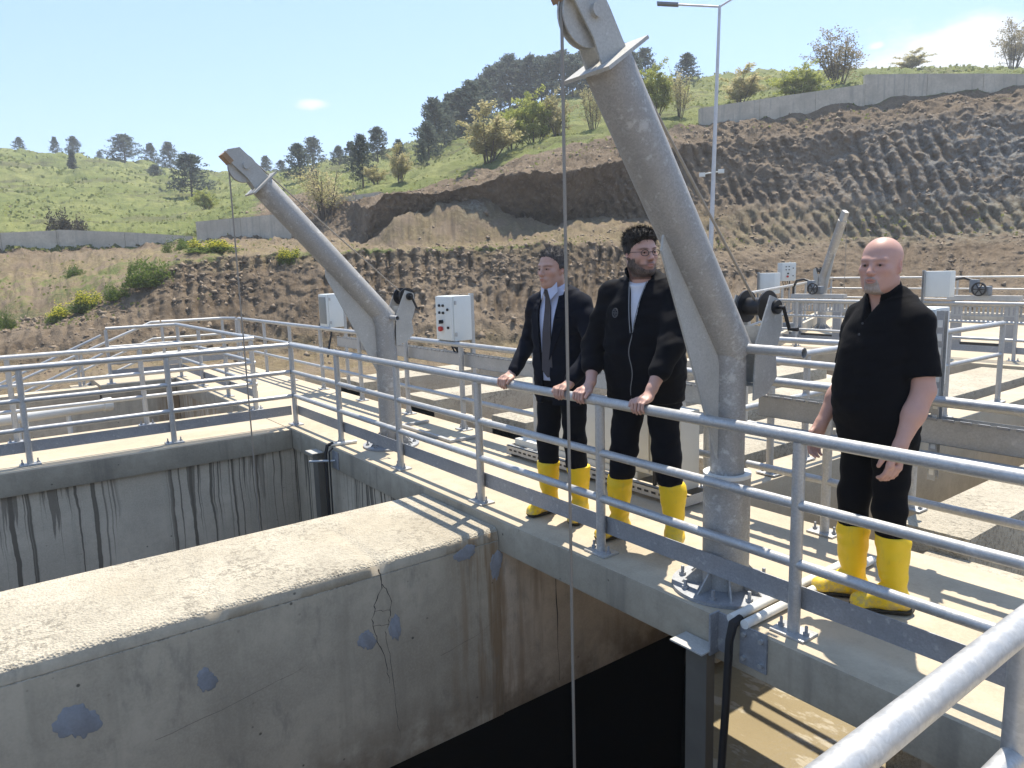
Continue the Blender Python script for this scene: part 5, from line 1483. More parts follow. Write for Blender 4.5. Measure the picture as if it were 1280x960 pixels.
def person(label, x, y, facing, H, spec):
    F = Vector((*facing, 0)).normalized(); rz = math.atan2(-F.x, F.y)
    t = thing('person', label, 'person', (x, y, .0), None, rz)
    ca, sa = math.cos(rz), math.sin(rz)
    def w2l(p): dx, dy = p[0] - x, p[1] - y; return np.array([dx * ca + dy * sa, -dx * sa + dy * ca, p[2]])
    def wdir(d): return np.array([d[0] * ca + d[1] * sa, -d[0] * sa + d[1] * ca, d[2]])
    s = H / 1.76
    def put(me, name, par=None):
        o = bpy.data.objects.new(name, me); COL.objects.link(o); o.parent = par or t; return o
    lean = spec.get('lean', 0.0)
    def LP(z): return lean * max(0, z - .9 * s) / (.6 * s)          # forward lean of the trunk
    # ---------------- joints
    sw = spec.get('shoulder', .19) * s
    hipz = .91 * s
    J = {}
    for sd, nm in ((1, 'r'), (-1, 'l')):
        J['hip' + nm] = np.array([sd * .09 * s, 0, hipz])
        fx, fy = spec['feet'][nm]; fa = spec['footang'][nm]
        J['ank' + nm] = np.array([fx, fy, .10]); J['fd' + nm] = np.array([math.sin(fa), math.cos(fa), 0])
        J['kne' + nm] = (J['hip' + nm] + J['ank' + nm]) * .5 + np.array([0, .02, .02])
        J['sho' + nm] = np.array([sd * sw, LP(1.44 * s) - .01, 1.415 * s + spec.get('shz', 0)])
    HC = np.array([spec.get('hx', 0.0), LP(1.6 * s) + .045 + spec.get('hy', 0), H - .118 * s])      # centre of the head
    hy, hp, hr = spec['head']      # yaw to the own left, pitch down, roll
    Ry = Matrix.Rotation(hy, 3, 'Z'); Rx = Matrix.Rotation(-hp, 3, 'X'); Rr = Matrix.Rotation(hr, 3, 'Y')
    RH = np.array(Ry @ Rx @ Rr)
    hs = s * spec.get('headscale', 1.0)
    def hpnt(p): return HC + RH @ (np.array(p, float) * hs)
    def hell(c, r, R=None): return ell(hpnt(c), np.array(r) * hs, RH if R is None else RH @ np.array(R))
    def hcone(a, b, ra, rb): return cone(hpnt(a), hpnt(b), ra * hs, rb * hs)
    # arms
    arms = {}
    for sd, nm in ((1, 'r'), (-1, 'l')):
        S = J['sho' + nm]; A = spec['arm'][nm]
        Wp = w2l(A['wrist']) if A.get('world', True) else np.array(A['wrist'])
        up, fo = .305 * s, .265 * s
        v = Wp - S; L = np.linalg.norm(v); L2 = min(L, up + fo - .004)
        v = v / L; Wp = S + v * L2
        a = (up * up - fo * fo + L2 * L2) / (2 * L2); h = math.sqrt(max(up * up - a * a, 0))
        pole = np.array(A['pole'], float); pole = pole - v * (pole @ v); pole /= np.linalg.norm(pole)
        arms[nm] = (S, S + v * a + pole * h, Wp)
    # ---------------- hands
    def hand(V, nm):
        A = spec['arm'][nm]; S, E, W = arms[nm]; sd = 1 if nm == 'r' else -1
        if A['hand'] == 'rail':
            # fingers over a rail that runs along world x at (y=0, z=.9)
            def P(wx, wy, wz): return w2l((A['wrist'][0] + wx, wy, wz))
            V.add(cone(W, P(0, .035, .957), .027, .026), .02)
            V.add(cone(P(0, .045, .958), P(0.0, -.004, .948), .026, .022), .018)
            V.add(cone(P(.022, .03, .955), P(.030, -.006, .944), .016, .0155), .014); V.add(cone(P(-.022, .03, .955), P(-.030, -.006, .944), .016, .0155), .014)
            dirx = 1 if A['thumb'] > 0 else -1
            for i, (off, ln) in enumerate(((.034, .90), (.0115, 1.0), (-.0115, .95), (-.034, .78))):
                o = off * dirx; r = .0098 - .0006 * i
                k = [P(o * .98, -.008, .948), P(o * 1.04, -.038 - .003 * math.sin(i * 2.1), .934), P(o * 1.06, -.044, .934 - .036 * ln), P(o * 1.05, -.030, .934 - .058 * ln)]
                V.add(cone(k[0], k[1], r + .0012, r + .0006), .008); V.add(cone(k[1], k[2], r + .0006, r), .002); V.add(cone(k[2], k[3], r, r - .001), .002)
            tb = [P(.026 * dirx, .035, .950), P(.052 * dirx, .012, .944), P(.062 * dirx, -.020, .936), P(.060 * dirx, -.036, .916)]
            V.add(cone(tb[0], tb[1], .015, .013), .012); V.add(cone(tb[1], tb[2], .013, .0115), .004); V.add(cone(tb[2], tb[3], .0115, .010), .003)
        else:
            dn = (W - E) / np.linalg.norm(W - E); dn = dn * .6 + np.array([0, .12, -.75]); dn /= np.linalg.norm(dn)
            fw = np.array([0.0, 1, 0]); fw -= dn * (fw @ dn); fw /= np.linalg.norm(fw); inn = np.array([-sd, 0, 0.]); inn -= dn * (inn @ dn); inn -= fw * (inn @ fw); inn /= np.linalg.norm(inn)
            K = W + dn * .095
            V.add(cone(W, W + dn * .03, .027, .027), .02)
            V.add(cone(W + dn * .02 + fw * .016, K + fw * .026, .019, .0165), .014); V.add(cone(W + dn * .02 - fw * .014, K - fw * .026, .018, .015), .014)
            for i, (o, ln) in enumerate(((.030, .9), (.010, 1.0), (-.011, .95), (-.031, .76))):
                r = .0096 - .0006 * i; b = K + fw * o
                p1 = b + dn * .040 * ln + inn * .008; p2 = p1 + (dn * .8 + inn * .6) * .027 * ln; p3 = p2 + (dn * .35 + inn * .9) * .021 * ln
                V.add(cone(b, p1, r + .0014, r + .0004), .006); V.add(cone(p1, p2, r + .0004, r), .002); V.add(cone(p2, p3, r, r - .001), .002)
            b = W + dn * .03 + fw * .026; p1 = b + (dn * .6 + fw * .6 + inn * .25) * .042; p2 = p1 + (dn * .9 + fw * .1 + inn * .35) * .034; p3 = p2 + (dn * .9 + inn * .3) * .024
            V.add(cone(b, p1, .016, .0125), .012); V.add(cone(p1, p2, .0125, .011), .004); V.add(cone(p2, p3, .011, .0095), .003)
    # ---------------- trunk sections (local frame, z scaled)
    Z = lambda v: [q * s for q in v]
    tz = [.80, .90, 1.0, 1.1, 1.2, 1.3, 1.38, 1.45, 1.50]
    tr = spec['trunk']
    T = Loft(Z(tz), [q * s for q in tr['a']], [q * s for q in tr['b']], None, [q * s + LP(z * s) for q, z in zip(tr['cy'], tz)], 2.35)
    lo = np.array([-.52, -.34, -.01]); hi = np.array([.52, .50, H + .02])
    # ---------------- body
    fine = [(H - .30, H + .01, .0042)]
    if spec['arm']['r']['hand'] == 'rail': fine.append((.84, 1.0, .0042))
    V = Vox(lo, hi, .0056, fine)
    V.add(T.prim(-.03), 0)
    for sd, nm in ((1, 'r'), (-1, 'l')):
        V.add(cone(J['hip' + nm], J['kne' + nm], .075 * s, .052 * s), .03); V.add(cone(J['kne' + nm], J['ank' + nm], .05 * s, .036 * s), .02)
        V.add(cone(J['ank' + nm] - J['fd' + nm] * .03 - np.array([0, 0, .03]), J['ank' + nm] + J['fd' + nm] * .12 - np.array([0, 0, .055]), .035, .028), .02)
        S, E, W = arms[nm]
        fat = spec.get('armfat', 1.0)
        V.add(cone(S, E, .050 * s * fat, .042 * s * fat), .03); V.add(cone(E, E * .55 + W * .45, .043 * s * fat, .041 * s * fat), .015); V.add(cone(E * .6 + W * .4, W, .041 * s * fat, .0275 * s), .02)
        V.add(cone(np.array([sd * .05, LP(1.48 * s) - .02, 1.478 * s]), S, .044, .046), .03)
        hand(V, nm)
    nk = spec.get('neck', .057)
    V.add(cone((0, LP(1.45 * s) - .012, 1.45 * s), hpnt((0, -.022, -.055)), nk * 1.12 * s, nk * s), .03)
    # head
    sk = spec['skull']
    V.add(hell((0, -.016, .040), (.077 * sk[0], .098, .082 * sk[1])), .02)
    V.add(hell((0, .022, -.030), (.0655 * sk[2], .070, .086)), .035)
    V.add(hell((0, .030, -.070), (.052 * sk[2], .052, .040)), .025)
    V.add(hell((0, .066, -.098 * sk[3]), (.026 * sk[2], .022, .019)), .025)
    for sd in (1, -1):
        V.add(hcone((sd * .052 * sk[2], -.012, -.062), (sd * .026, .052, -.094), .018, .017), .022)
        V.add(hell((sd * .043, .056, -.020), (.022, .022, .019)), .022)
        V.add(hcone((sd * .012, .084, .024), (sd * .046, .069, .026), .0085, .008), .016)
        V.cut(hell((sd * .032, .098, .003), (.021, .0185, .0125)), .010)
        V.add(hell((sd * .032, .0735, .003), (.0155, .0125, .0120)), .003)
        V.add(hcone((sd * .018, .083, .0105), (sd * .045, .073, .0085), .0042, .0036), .004)     # upper lid
        Re = np.array(Matrix.Rotation(sd * -.35, 3, 'Z') @ Matrix.Rotation(.15, 3, 'X'))
        V.add(hell((sd * .077, -.010, -.002), (.0095, .019, .032), Re), .006)
        V.cut(hell((sd * .0845, -.006, .002), (.006, .0105, .019), Re), .004)
        V.add(hell((sd * .071, .000, -.027), (.007, .009, .010)), .008)
    V.add(hcone((0, .087, .016), (0, .108, -.026), .0085, .0105), .012)
    V.add(hell((0, .108, -.031), (.0135, .0125, .0105)), .008)
    for sd in (1, -1):
        V.add(hell((sd * .0125, .0985, -.034), (.0085, .010, .0075)), .006)
        V.cut(hell((sd * .007, .106, -.0425), (.0042, .006, .004)), .003)
        V.cut(hcone((sd * .021, .094, -.036), (sd * .030, .082, -.062), .0025, .0025), .010)     # smile fold
    V.add(hell((0, .084, -.062), (.028, .017, .017)), .014)
    V.add(hell((0, .0955, -.0585), (.021, .0085, .0048)), .005); V.add(hell((0, .0945, -.0705), (.0185, .009, .0055)), .005)
    V.cut(hell((0, .104, -.0645), (.0235, .010, .0022)), .003)
    toneC = spec['tone']
    hcl = HC
    def color(co):
        p = (co - hcl) @ RH / hs
        c = np.tile(np.array([1.0, 1.0, 1.0]), (len(co), 1))
        def blend(m, col): return c * (1 - m[:, None]) + np.array(col) * m[:, None]
        g = lambda q: np.exp(-q)
        lips = g(((p[:, 0]) / .019) ** 4 + ((p[:, 2] + .0645) / .0095) ** 4) * (p[:, 1] > .08); c = blend(lips * .75, (.78, .50, .48))
        for sd in (1, -1):
            ck = g(((p[:, 0] - sd * .044) / .02) ** 2 + ((p[:, 2] + .02) / .022) ** 2) * (p[:, 1] > .02); c = blend(ck * .35, (1.05, .80, .76))
            er = g(((p[:, 0] - sd * .078) / .016) ** 2 + ((p[:, 1] + .008) / .026) ** 2 + ((p[:, 2]) / .04) ** 2); c = blend(er * .5, (1.1, .72, .66))
            ey = g(((p[:, 0] - sd * .032) / .019) ** 4 + ((p[:, 2] - .004) / .0105) ** 4) * (p[:, 1] > .05); c = blend(ey * .45, (.62, .50, .48)); sl_ = g(((p[:, 0] - sd * .032) / .0165) ** 4 + ((p[:, 2] - .0035 + (p[:, 0] - sd * .032) ** 2 * 9) / .0034) ** 2) * (p[:, 1] > .05); c = blend(sl_ * .85, (.16, .11, .10))
            br = g(((p[:, 0] - sd * .033) / .024) ** 4 + ((p[:, 2] - .0235 + abs(p[:, 0] - sd * .033) * .15) / .0052) ** 4) * (p[:, 1] > .05); c = blend(br * spec['brow'], spec['browcol'])
        ns = g((p[:, 0] / .016) ** 2 + ((p[:, 2] + .03) / .014) ** 2) * (p[:, 1] > .09); c = blend(ns * .4, (1.0, .74, .70))
        if spec.get('stubble'):
            jaw = 1 / (1 + np.exp((p[:, 2] + .040 + .30 * np.maximum(0, .03 - p[:, 1])) / .006)) * (p[:, 2] > -.14) * (p[:, 1] > -.03)
            jaw = jaw * (1 - lips) * (1 - .55 * g(((p[:, 0]) / .034) ** 4 + ((p[:, 2] + .078) / .010) ** 4)) * np.clip(1 - 1.2 * g(((np.abs(p[:, 0]) - .036) / .014) ** 4 + ((p[:, 2] + .045) / .014) ** 4), 0, 1); c = blend(jaw * spec['stubble'][0], spec['stubble'][1])
        return np.clip(c, 0, 1.5)
    body = put(V.mesh('body', skin_mat('skin', toneC), color), 'body')
    # eyes: iris discs set in the sockets
    gaze = spec.get('gaze', 0.0)
    for sd in (1, -1):
        m = MB(); c0 = hpnt((sd * .032, .0768, .0022)); d0 = RH @ np.array([math.sin(-gaze) * .8, 1, -.05])
        b = bmesh.new(); bmesh.ops.create_uvsphere(b, u_segments=14, v_segments=10, radius=.0094 * hs)
        for v in b.verts: v.co = v.co + Vector(c0)
        m.bm(b); b.free()
        eo = bpy.data.objects.new('eye', m.mesh('eye', plain('eye_white', (.42, .38, .36), .3))); COL.objects.link(eo); eo.parent = body
        m = MB().disc(np.array(c0) + d0 * .0092 * hs, d0, .0052 * hs, .0016, 14)
        io = bpy.data.objects.new('iris', m.mesh('iris', plain('iris', (.03, .02, .015), .2))); COL.objects.link(io); io.parent = eo
    # hair and beard as thin shells over the head field
    def shell(name, mat, off, mask, amp=.003, sc=9.0, z0=-.16):
        lo_ = HC - .15; hi_ = HC + .16
        Q = Vox(lo_, hi_, .0042)
        ix = [np.searchsorted(V.ax[c], lo_[c]) for c in range(3)]
        # resample the head field on the finer cube
        Xg, Yg, Zg = np.meshgrid(*Q.ax, indexing='ij')
        def tri(ax, v): i = np.clip(np.searchsorted(ax, v) - 1, 0, len(ax) - 2); return i, np.clip((v - ax[i]) / (ax[i + 1] - ax[i]), 0, 1)
        i, fx = tri(V.ax[0], Q.ax[0]); j, fy = tri(V.ax[1], Q.ax[1]); k, fz = tri(V.ax[2], Q.ax[2])
        D = 0
        for a in (0, 1):
            for b in (0, 1):
                for c in (0, 1):
                    D = D + V.d[np.ix_(i + a, j + b, k + c)] * (fx if a else 1 - fx)[:, None, None] * (fy if b else 1 - fy)[None, :, None] * (fz if c else 1 - fz)[None, None, :]
        px, py, pz = Xg - HC[0], Yg - HC[1], Zg - HC[2]
        L = [(RH[0, c] * px + RH[1, c] * py + RH[2, c] * pz) / hs for c in range(3)]
        nz = (vnoise(L[0] * sc * 10, L[1] * sc * 10, L[2] * sc * 6) - .5) * 2 * amp
        mk, th = mask(*L)
        d = np.maximum(D - (off * th + nz * np.clip(th, 0, 1)), mk)
        Q.d = np.maximum(d, -(D + .006)).astype(np.float32)
        return put(Q.mesh(name, mat), name, body)
    for (nm, mt, off, mk, amp, sc) in spec.get('hair', []):
        ho = shell(nm, mt, off, mk, amp, sc)
        if nm != 'hair': continue
        me = ho.data; nv = len(me.vertices)
        co = np.empty(nv * 3); me.vertices.foreach_get('co', co); co = co.reshape(-1, 3)
        no = np.array([v.normal[:] for v in me.vertices])
        lp = (co - HC) @ RH / hs
        ok = np.nonzero((lp[:, 2] > -.02) & ((no * (co - HC)).sum(1) > 0))[0]
        r_ = np.random.default_rng(int(x * 100)); sel = r_.choice(ok, min(2600, len(ok)), replace=False)
        P = co[sel]; Nv = no[sel]; tp = np.clip((lp[sel, 2] - .03) / .06, 0, 1)[:, None]
        comb = RH @ np.array([.25, spec.get('comb', -.5), .35])
        dr = Nv * .55 + comb * .8 * tp + np.array([0, 0, -.5]) * (1 - tp) + r_.normal(0, .28, P.shape); dr /= np.linalg.norm(dr, axis=1)[:, None]
        ln = (.009 + .013 * tp * spec.get('tuft', 1.0)) * r_.uniform(.5, 1.2, (len(P), 1))
        sd_ = np.cross(dr, Nv + .01); sd_ /= np.linalg.norm(sd_, axis=1)[:, None] + 1e-9
        Q0 = P - Nv * .003
        vs = np.stack([Q0 - sd_ * .0016, Q0 + sd_ * .0016, Q0 + dr * ln + sd_ * .0004, Q0 + dr * ln - sd_ * .0004], 1).reshape(-1, 3)
        n4 = len(vs) // 4; mh = bpy.data.meshes.new('hair_strands'); mh.vertices.add(len(vs)); mh.vertices.foreach_set('co', vs.astype(np.float32).ravel())
        mh.loops.add(n4 * 4); mh.polygons.add(n4); mh.loops.foreach_set('vertex_index', np.arange(n4 * 4, dtype=np.int32)); mh.polygons.foreach_set('loop_start', np.arange(0, n4 * 4, 4, dtype=np.int32)); mh.update(calc_edges=True); mh.materials.append(mt)
        put(mh, 'hair_strands', ho)
    # ---------------- clothes
    for q in spec['clothes'](t, s, J, arms, T, LP, HC, hpnt, put, w2l, H): pass
    # rubber boots
    for sd, nm in ((1, 'r'), (-1, 'l')):
        A = J['ank' + nm]; fd = J['fd' + nm]; K = A + (J['kne' + nm] - A) * ((spec['boot'] - .10) / (J['kne' + nm][2] - .10))
        B = Vox(np.minimum(A, K) - np.array([.2, .22, .11]), np.maximum(A, K) + np.array([.2, .25, .03]), .0058)
        B.add(cone(A + np.array([0, 0, -.01]) - fd * .012, K + np.array([0, 0, .04]), .050, .072), .0)
        B.add(cone(A + np.array([0, 0, .10]), A + np.array([0, 0, .24]), .056, .070), .03)
        B.add(cone(A - fd * .045 + np.array([0, 0, -.045]), A + fd * .03 + np.array([0, 0, -.02]), .046, .050), .035)
        B.add(cone(A + fd * .03 + np.array([0, 0, -.035]), A + fd * .135 + np.array([0, 0, -.058]), .050, .040), .04)
        B.add(ell(A + fd * .13 + np.array([0, 0, -.060]), (.046, .050, .036)), .02)
        B.wrinkle(.0028, 2.6, 1.0 + sd)
        g_ = B.allv(); top = spec['boot'] + 0 * g_[0]
        B.d = np.maximum(B.d, np.maximum(g_[2] - spec['boot'], .020 - g_[2])).astype(np.float32)
        bo = put(B.mesh('rubber_boot', MAT['yellow']), 'rubber_boot')
        S_ = Vox(A - np.array([.2, .2, .11]), A + np.array([.2, .25, -.06]), .0058)
        S_.add(cone(A - fd * .050 + np.array([0, 0, -.06]), A + fd * .135 + np.array([0, 0, -.06]), .053, .051), 0)
        g_ = S_.allv(); S_.d = np.maximum(S_.d, np.maximum(g_[2] - .026, .002 - g_[2])).astype(np.float32)
        put(S_.mesh('sole', MAT['sole']), 'sole', bo)
    return t

def legs_field(Vx, s, J, boot, fat=1.0, blouse=.012, pelvis=None):
    for sd, nm in ((1, 'r'), (-1, 'l')):
        hip, kn, an = J['hip' + nm], J['kne' + nm], J['ank' + nm]
        e = kn + (an - kn) * np.clip((kn[2] - (boot - .06)) / (kn[2] - an[2]), 0, 1)
        b = kn + (an - kn) * np.clip((kn[2] - (boot + .02)) / (kn[2] - an[2]), 0, 1)
        Vx.add(cone(hip, kn, .094 * s * fat, .072 * s * fat), .03); Vx.add(cone(kn, b, .072 * s * fat, .058 * s * fat + blouse), .03); Vx.add(cone(b, e, .060 * s + blouse * .5, .0600), .012)
def boot_cut(Vx, boot):
    z = Vx.allv()[2]; Vx.d = np.maximum(Vx.d, boot - .012 - z).astype(np.float32)
def sleeve_field(Vx, arm, s, r0, r1, r2, cut=1.0, k=.03):
    S, E, W = arm
    Vx.add(cone(S, E, r0 * s, r1 * s), k)
    W2 = E + (W - E) * cut
    Vx.add(cone(E, W2, r1 * s, r2 * s), .02)
    return W2
def strip(pts_l, pts_r, thick, nrm):
    """thin sheet between two 3-D polylines"""
    m = MB(); n = len(pts_l); nv = Vector(nrm) * thick
    vs = []
    for a, b in zip(pts_l, pts_r): vs += [Vector(a) + nv, Vector(b) + nv, Vector(b), Vector(a)]
    fs = []
    for i in range(n - 1):
        o = i * 4
        for k in range(4): fs.append((o + k, o + (k + 1) % 4, o + 4 + (k + 1) % 4, o + 4 + k))
    fs += [(0, 1, 2, 3), ((n - 1) * 4 + 3, (n - 1) * 4 + 2, (n - 1) * 4 + 1, (n - 1) * 4)]
    return m.add(vs, fs)
def collar_strip(T, side_, z_pairs, off):
    """sheet on the front of the trunk given (x_in, x_out, z_in, z_out) rows"""
    L, R = [], []
    for (xi, xo, zi, zo) in z_pairs:
        L.append((side_ * xi, float(T.front(side_ * xi, zi, off)), zi)); R.append((side_ * xo, float(T.front(side_ * xo, zo, off)), zo))
    return strip(L, R, .005, (0, 1, .1))

CL = {}
CL['navy'] = cloth('navy_suit_wool', (.0050, .0066, .0125), .8)
CL['trous'] = cloth('dark_trousers', (.0042, .0048, .0078), .85)
CL['black'] = cloth('black_jacket_cloth', (.0034, .0037, .0058), .75)
CL['polo'] = cloth('black_polo_cotton', (.0032, .0033, .0046), .85)
CL['shirt'] = cloth('pale_blue_shirt', (.50, .53, .66), .8, var=.05)
CL['tee'] = cloth('white_tee_shirt', (.62, .63, .68), .8, var=.05)
CL['tie'] = cloth('grey_tie', (.075, .068, .072), .7)
CL['zip'] = plain('zip_tape', (.20, .20, .205), .5, .2)
CL['badge'] = plain('embroidered_badge', (.055, .058, .065), .7)
CL['frame'] = plain('spectacle_frame', (.02, .018, .018), .35)

# ---- man in the suit
def clothes_suit(t, s, J, arms, T, LP, HC, hpnt, put, w2l, H):
    V = Vox((-.34, -.30, .28), (.34, .34, 1.02 * s), .0065)
    V.add(T.prim(-.012, .80 * s, 1.0 * s), 0); legs_field(V, s, J, .365); V.wrinkle(.004, 1.6, .3); boot_cut(V, .365)
    put(V.mesh('trousers', CL['trous']), 'trousers')
    # shirt
    V = Vox((-.30, -.25, .90 * s), (.30, .42, 1.58 * s), .006)
    V.add(T.prim(-.004, .93 * s), 0)
    V.add(cone((0, LP(1.46 * s) - .012, 1.46 * s), hpnt((0, -.020, -.100)), .072 * s, .0655 * s), .02)
    g = V.allv(); nx = HC[1] - .01
    V.d = np.maximum(V.d, g[2] - (1.535 * s - (g[1] - nx) * .42)).astype(np.float32)
    sh = put(V.mesh('shirt', CL['shirt']), 'shirt')
    # jacket: trunk, skirts and sleeves with an open front
    V = Vox((-.50, -.32, .74 * s), (.50, .44, 1.56 * s), .0062)
    V.add(T.prim(.012, .78 * s), 0)
    for sd, nm in ((1, 'r'), (-1, 'l')):
        S, E, W = arms[nm]
        V.add(cone((sd * .055, LP(1.5 * s) - .022, 1.487 * s), S + np.array([-.01 * sd, 0, .006]), .062, .063), .035)
        V.add(ell(S + np.array([sd * .002, 0, -.01]), (.070 * s, .076 * s, .074 * s)), .03)
        sleeve_field(V, arms[nm], s, .068, .058, .046, .97)
    V.add(cone((0, LP(1.46 * s) - .02, 1.45 * s), hpnt((0, -.030, -.115)), .092 * s, .080 * s), .02)
    g = V.allv(); V.d = np.maximum(V.d, g[2] - (1.535 * s - (g[1] - HC[1] + .02) * .55)).astype(np.float32)
    V.wrinkle(.0050, 1.25, 2.0); V.wrinkle(.0022, 3.1, .7)
    ztop = 1.50 * s
    def vee(x, y, z):
        w = np.interp(z, [.76 * s, .96 * s, 1.06 * s, 1.2 * s, 1.40 * s, 1.50 * s, 1.6 * s], [.050, .034, .038, .052, .078, .088, .09])
        c = np.interp(z, [.76 * s, 1.0 * s, 1.5 * s], [.030, .022, 0.0])
        return np.maximum(np.abs(x - c) - w, np.maximum(.02 - y, 0 * z - 1))
    V.cut(region(vee, (-.14, 0, .74 * s), (.14, .44, 1.56 * s)), .004)
    V.cut(cone((0, LP(1.46 * s) - .012, 1.44 * s), hpnt((0, -.020, -.100)), .074 * s, .070 * s), .004)
    put(V.mesh('jacket', CL['navy']), 'jacket')
    # lapels
    for sd in (1, -1):
        rows = []
        for (z, xi, wd) in ((1.07, .040, .004), (1.14, .048, .030), (1.24, .060, .055), (1.33, .070, .072), (1.385, .076, .078), (1.39, .076, .050), (1.43, .078, .048), (1.475, .074, .040)):
            c = np.interp(z, [1.0, 1.5], [.022, 0.0])
            rows.append((sd * c + xi - .004, sd * c + xi + wd, z * s, (z + .012) * s))
        collar_strip(T, sd, rows, .0155).build('lapel', CL['navy'], t, org=(0, 0, 0), smooth=False)
    # tie and collar points
    L, R = [], []
    for (z, w) in ((1.515, .017), (1.475, .021), (1.468, .015), (1.40, .022), (1.25, .031), (1.10, .039), (1.00, .043), (.955, .004)):
        zz = z * s; y = float(T.front(0, min(zz, 1.42 * s), .004)) if z < 1.42 else None
        if y is None: y = float(np.interp(z, [1.42, 1.515], [T.front(0, 1.42 * s, .004), HC[1] + .058]))
        c = .012 * (1.5 - z)
        L.append((c - w, y, zz)); R.append((c + w, y, zz))
    strip(L, R, .009, (0, 1, .15)).build('tie', CL['tie'], t, org=(0, 0, 0), smooth=False)
    yc = HC[1] + .052
    for sd in (1, -1):
        m = MB().prism([(sd * .012, yc + .012, 1.520 * s), (sd * .060, yc - .022, 1.560 * s), (sd * .066, yc - .020, 1.500 * s), (sd * .036, yc + .014, 1.452 * s)], (0, .006, .001))
        o = m.build('collar_flap', CL['shirt'], sh, org=(0, 0, 0), smooth=False)
    return []
GREY = hair_mat('greying_brown_hair', (.020, .017, .015), (.115, .10, .092))
def hair_suit(x, y, z):
    front = .078 + .16 * np.maximum(0, np.abs(x) - .025)
    t = np.clip((.066 - y) / .058, 0, 1)
    line = front * (1 - t) + .016 * t
    line = np.where(y < .006, .002 - .9 * np.clip(-.012 - y, 0, .075), line)
    line = np.where((y < .020) & (y > .006) & (np.abs(x) > .05), np.minimum(line, -.008 + (y - .006) * 2), line)
    side_ = np.clip((z - .045) / .035, 0, 1)
    th = np.clip((z - line) / .018, 0, 1) * (.42 + .5 * side_)
    return (line - z) * .8, th
CL['dark'] = hair_mat('dark_brown_hair', (.008, .0065, .006), (.05, .043, .039))
def hair_dark(x, y, z):
    front = .068 + .10 * np.maximum(0, np.abs(x) - .045)
    t = np.clip((.072 - y) / .060, 0, 1)
    line = front * (1 - t) + .012 * t
    line = np.where(y < .004, .004 - .9 * np.clip(-.012 - y, 0, .075), line)
    line = np.where((y < .022) & (y > .004) & (np.abs(x) > .05), np.minimum(line, -.012 + (y - .004) * 1.5), line)
    side_ = np.clip((z - .045) / .035, 0, 1)
    th = np.clip((z - line) / .018, 0, 1) * (.32 + .75 * side_ + .75 * side_ * np.clip((y + .01) / .08, 0, 1))
    return (line - z) * .8, th
def beard_full(x, y, z):
    up = np.interp(np.abs(x), [0, .02, .032, .048, .062, .07, .09], [-.088, -.087, -.079, -.066, -.050, -.020, -.01])
    mouth = np.sqrt((x / .024) ** 2 + ((z + .0665) / .0125) ** 2) - 1
    th = np.clip((up - z) / .02, 0, 1) * np.clip((y + .02) / .07, .12, 1) * np.clip((z + .132) / .02, 0, 1)
    mk = np.maximum(np.maximum(z - up, -.02 - y), -mouth * .012)
    return np.maximum(mk, -.128 - z), th
def goatee(x, y, z):
    up = np.interp(np.abs(x), [0, .014, .026, .034, .05], [-.046, -.047, -.058, -.09, -.2])
    mouth = np.sqrt((x / .022) ** 2 + ((z + .0655) / .0115) ** 2) - 1
    th = np.clip((up - z) / .012, 0, 1) * np.clip((y - .03) / .02, 0, 1) * np.clip((z + .128) / .02, 0, 1)
    mk = np.maximum(np.maximum(z - up, .03 - y), -mouth * .012)
    return np.maximum(mk, -.125 - z), th
STUB = hair_mat('short_dark_beard', (.055, .040, .033), (.15, .11, .092))
WHT = hair_mat('short_white_goatee', (.30, .24, .205), (.42, .35, .31))

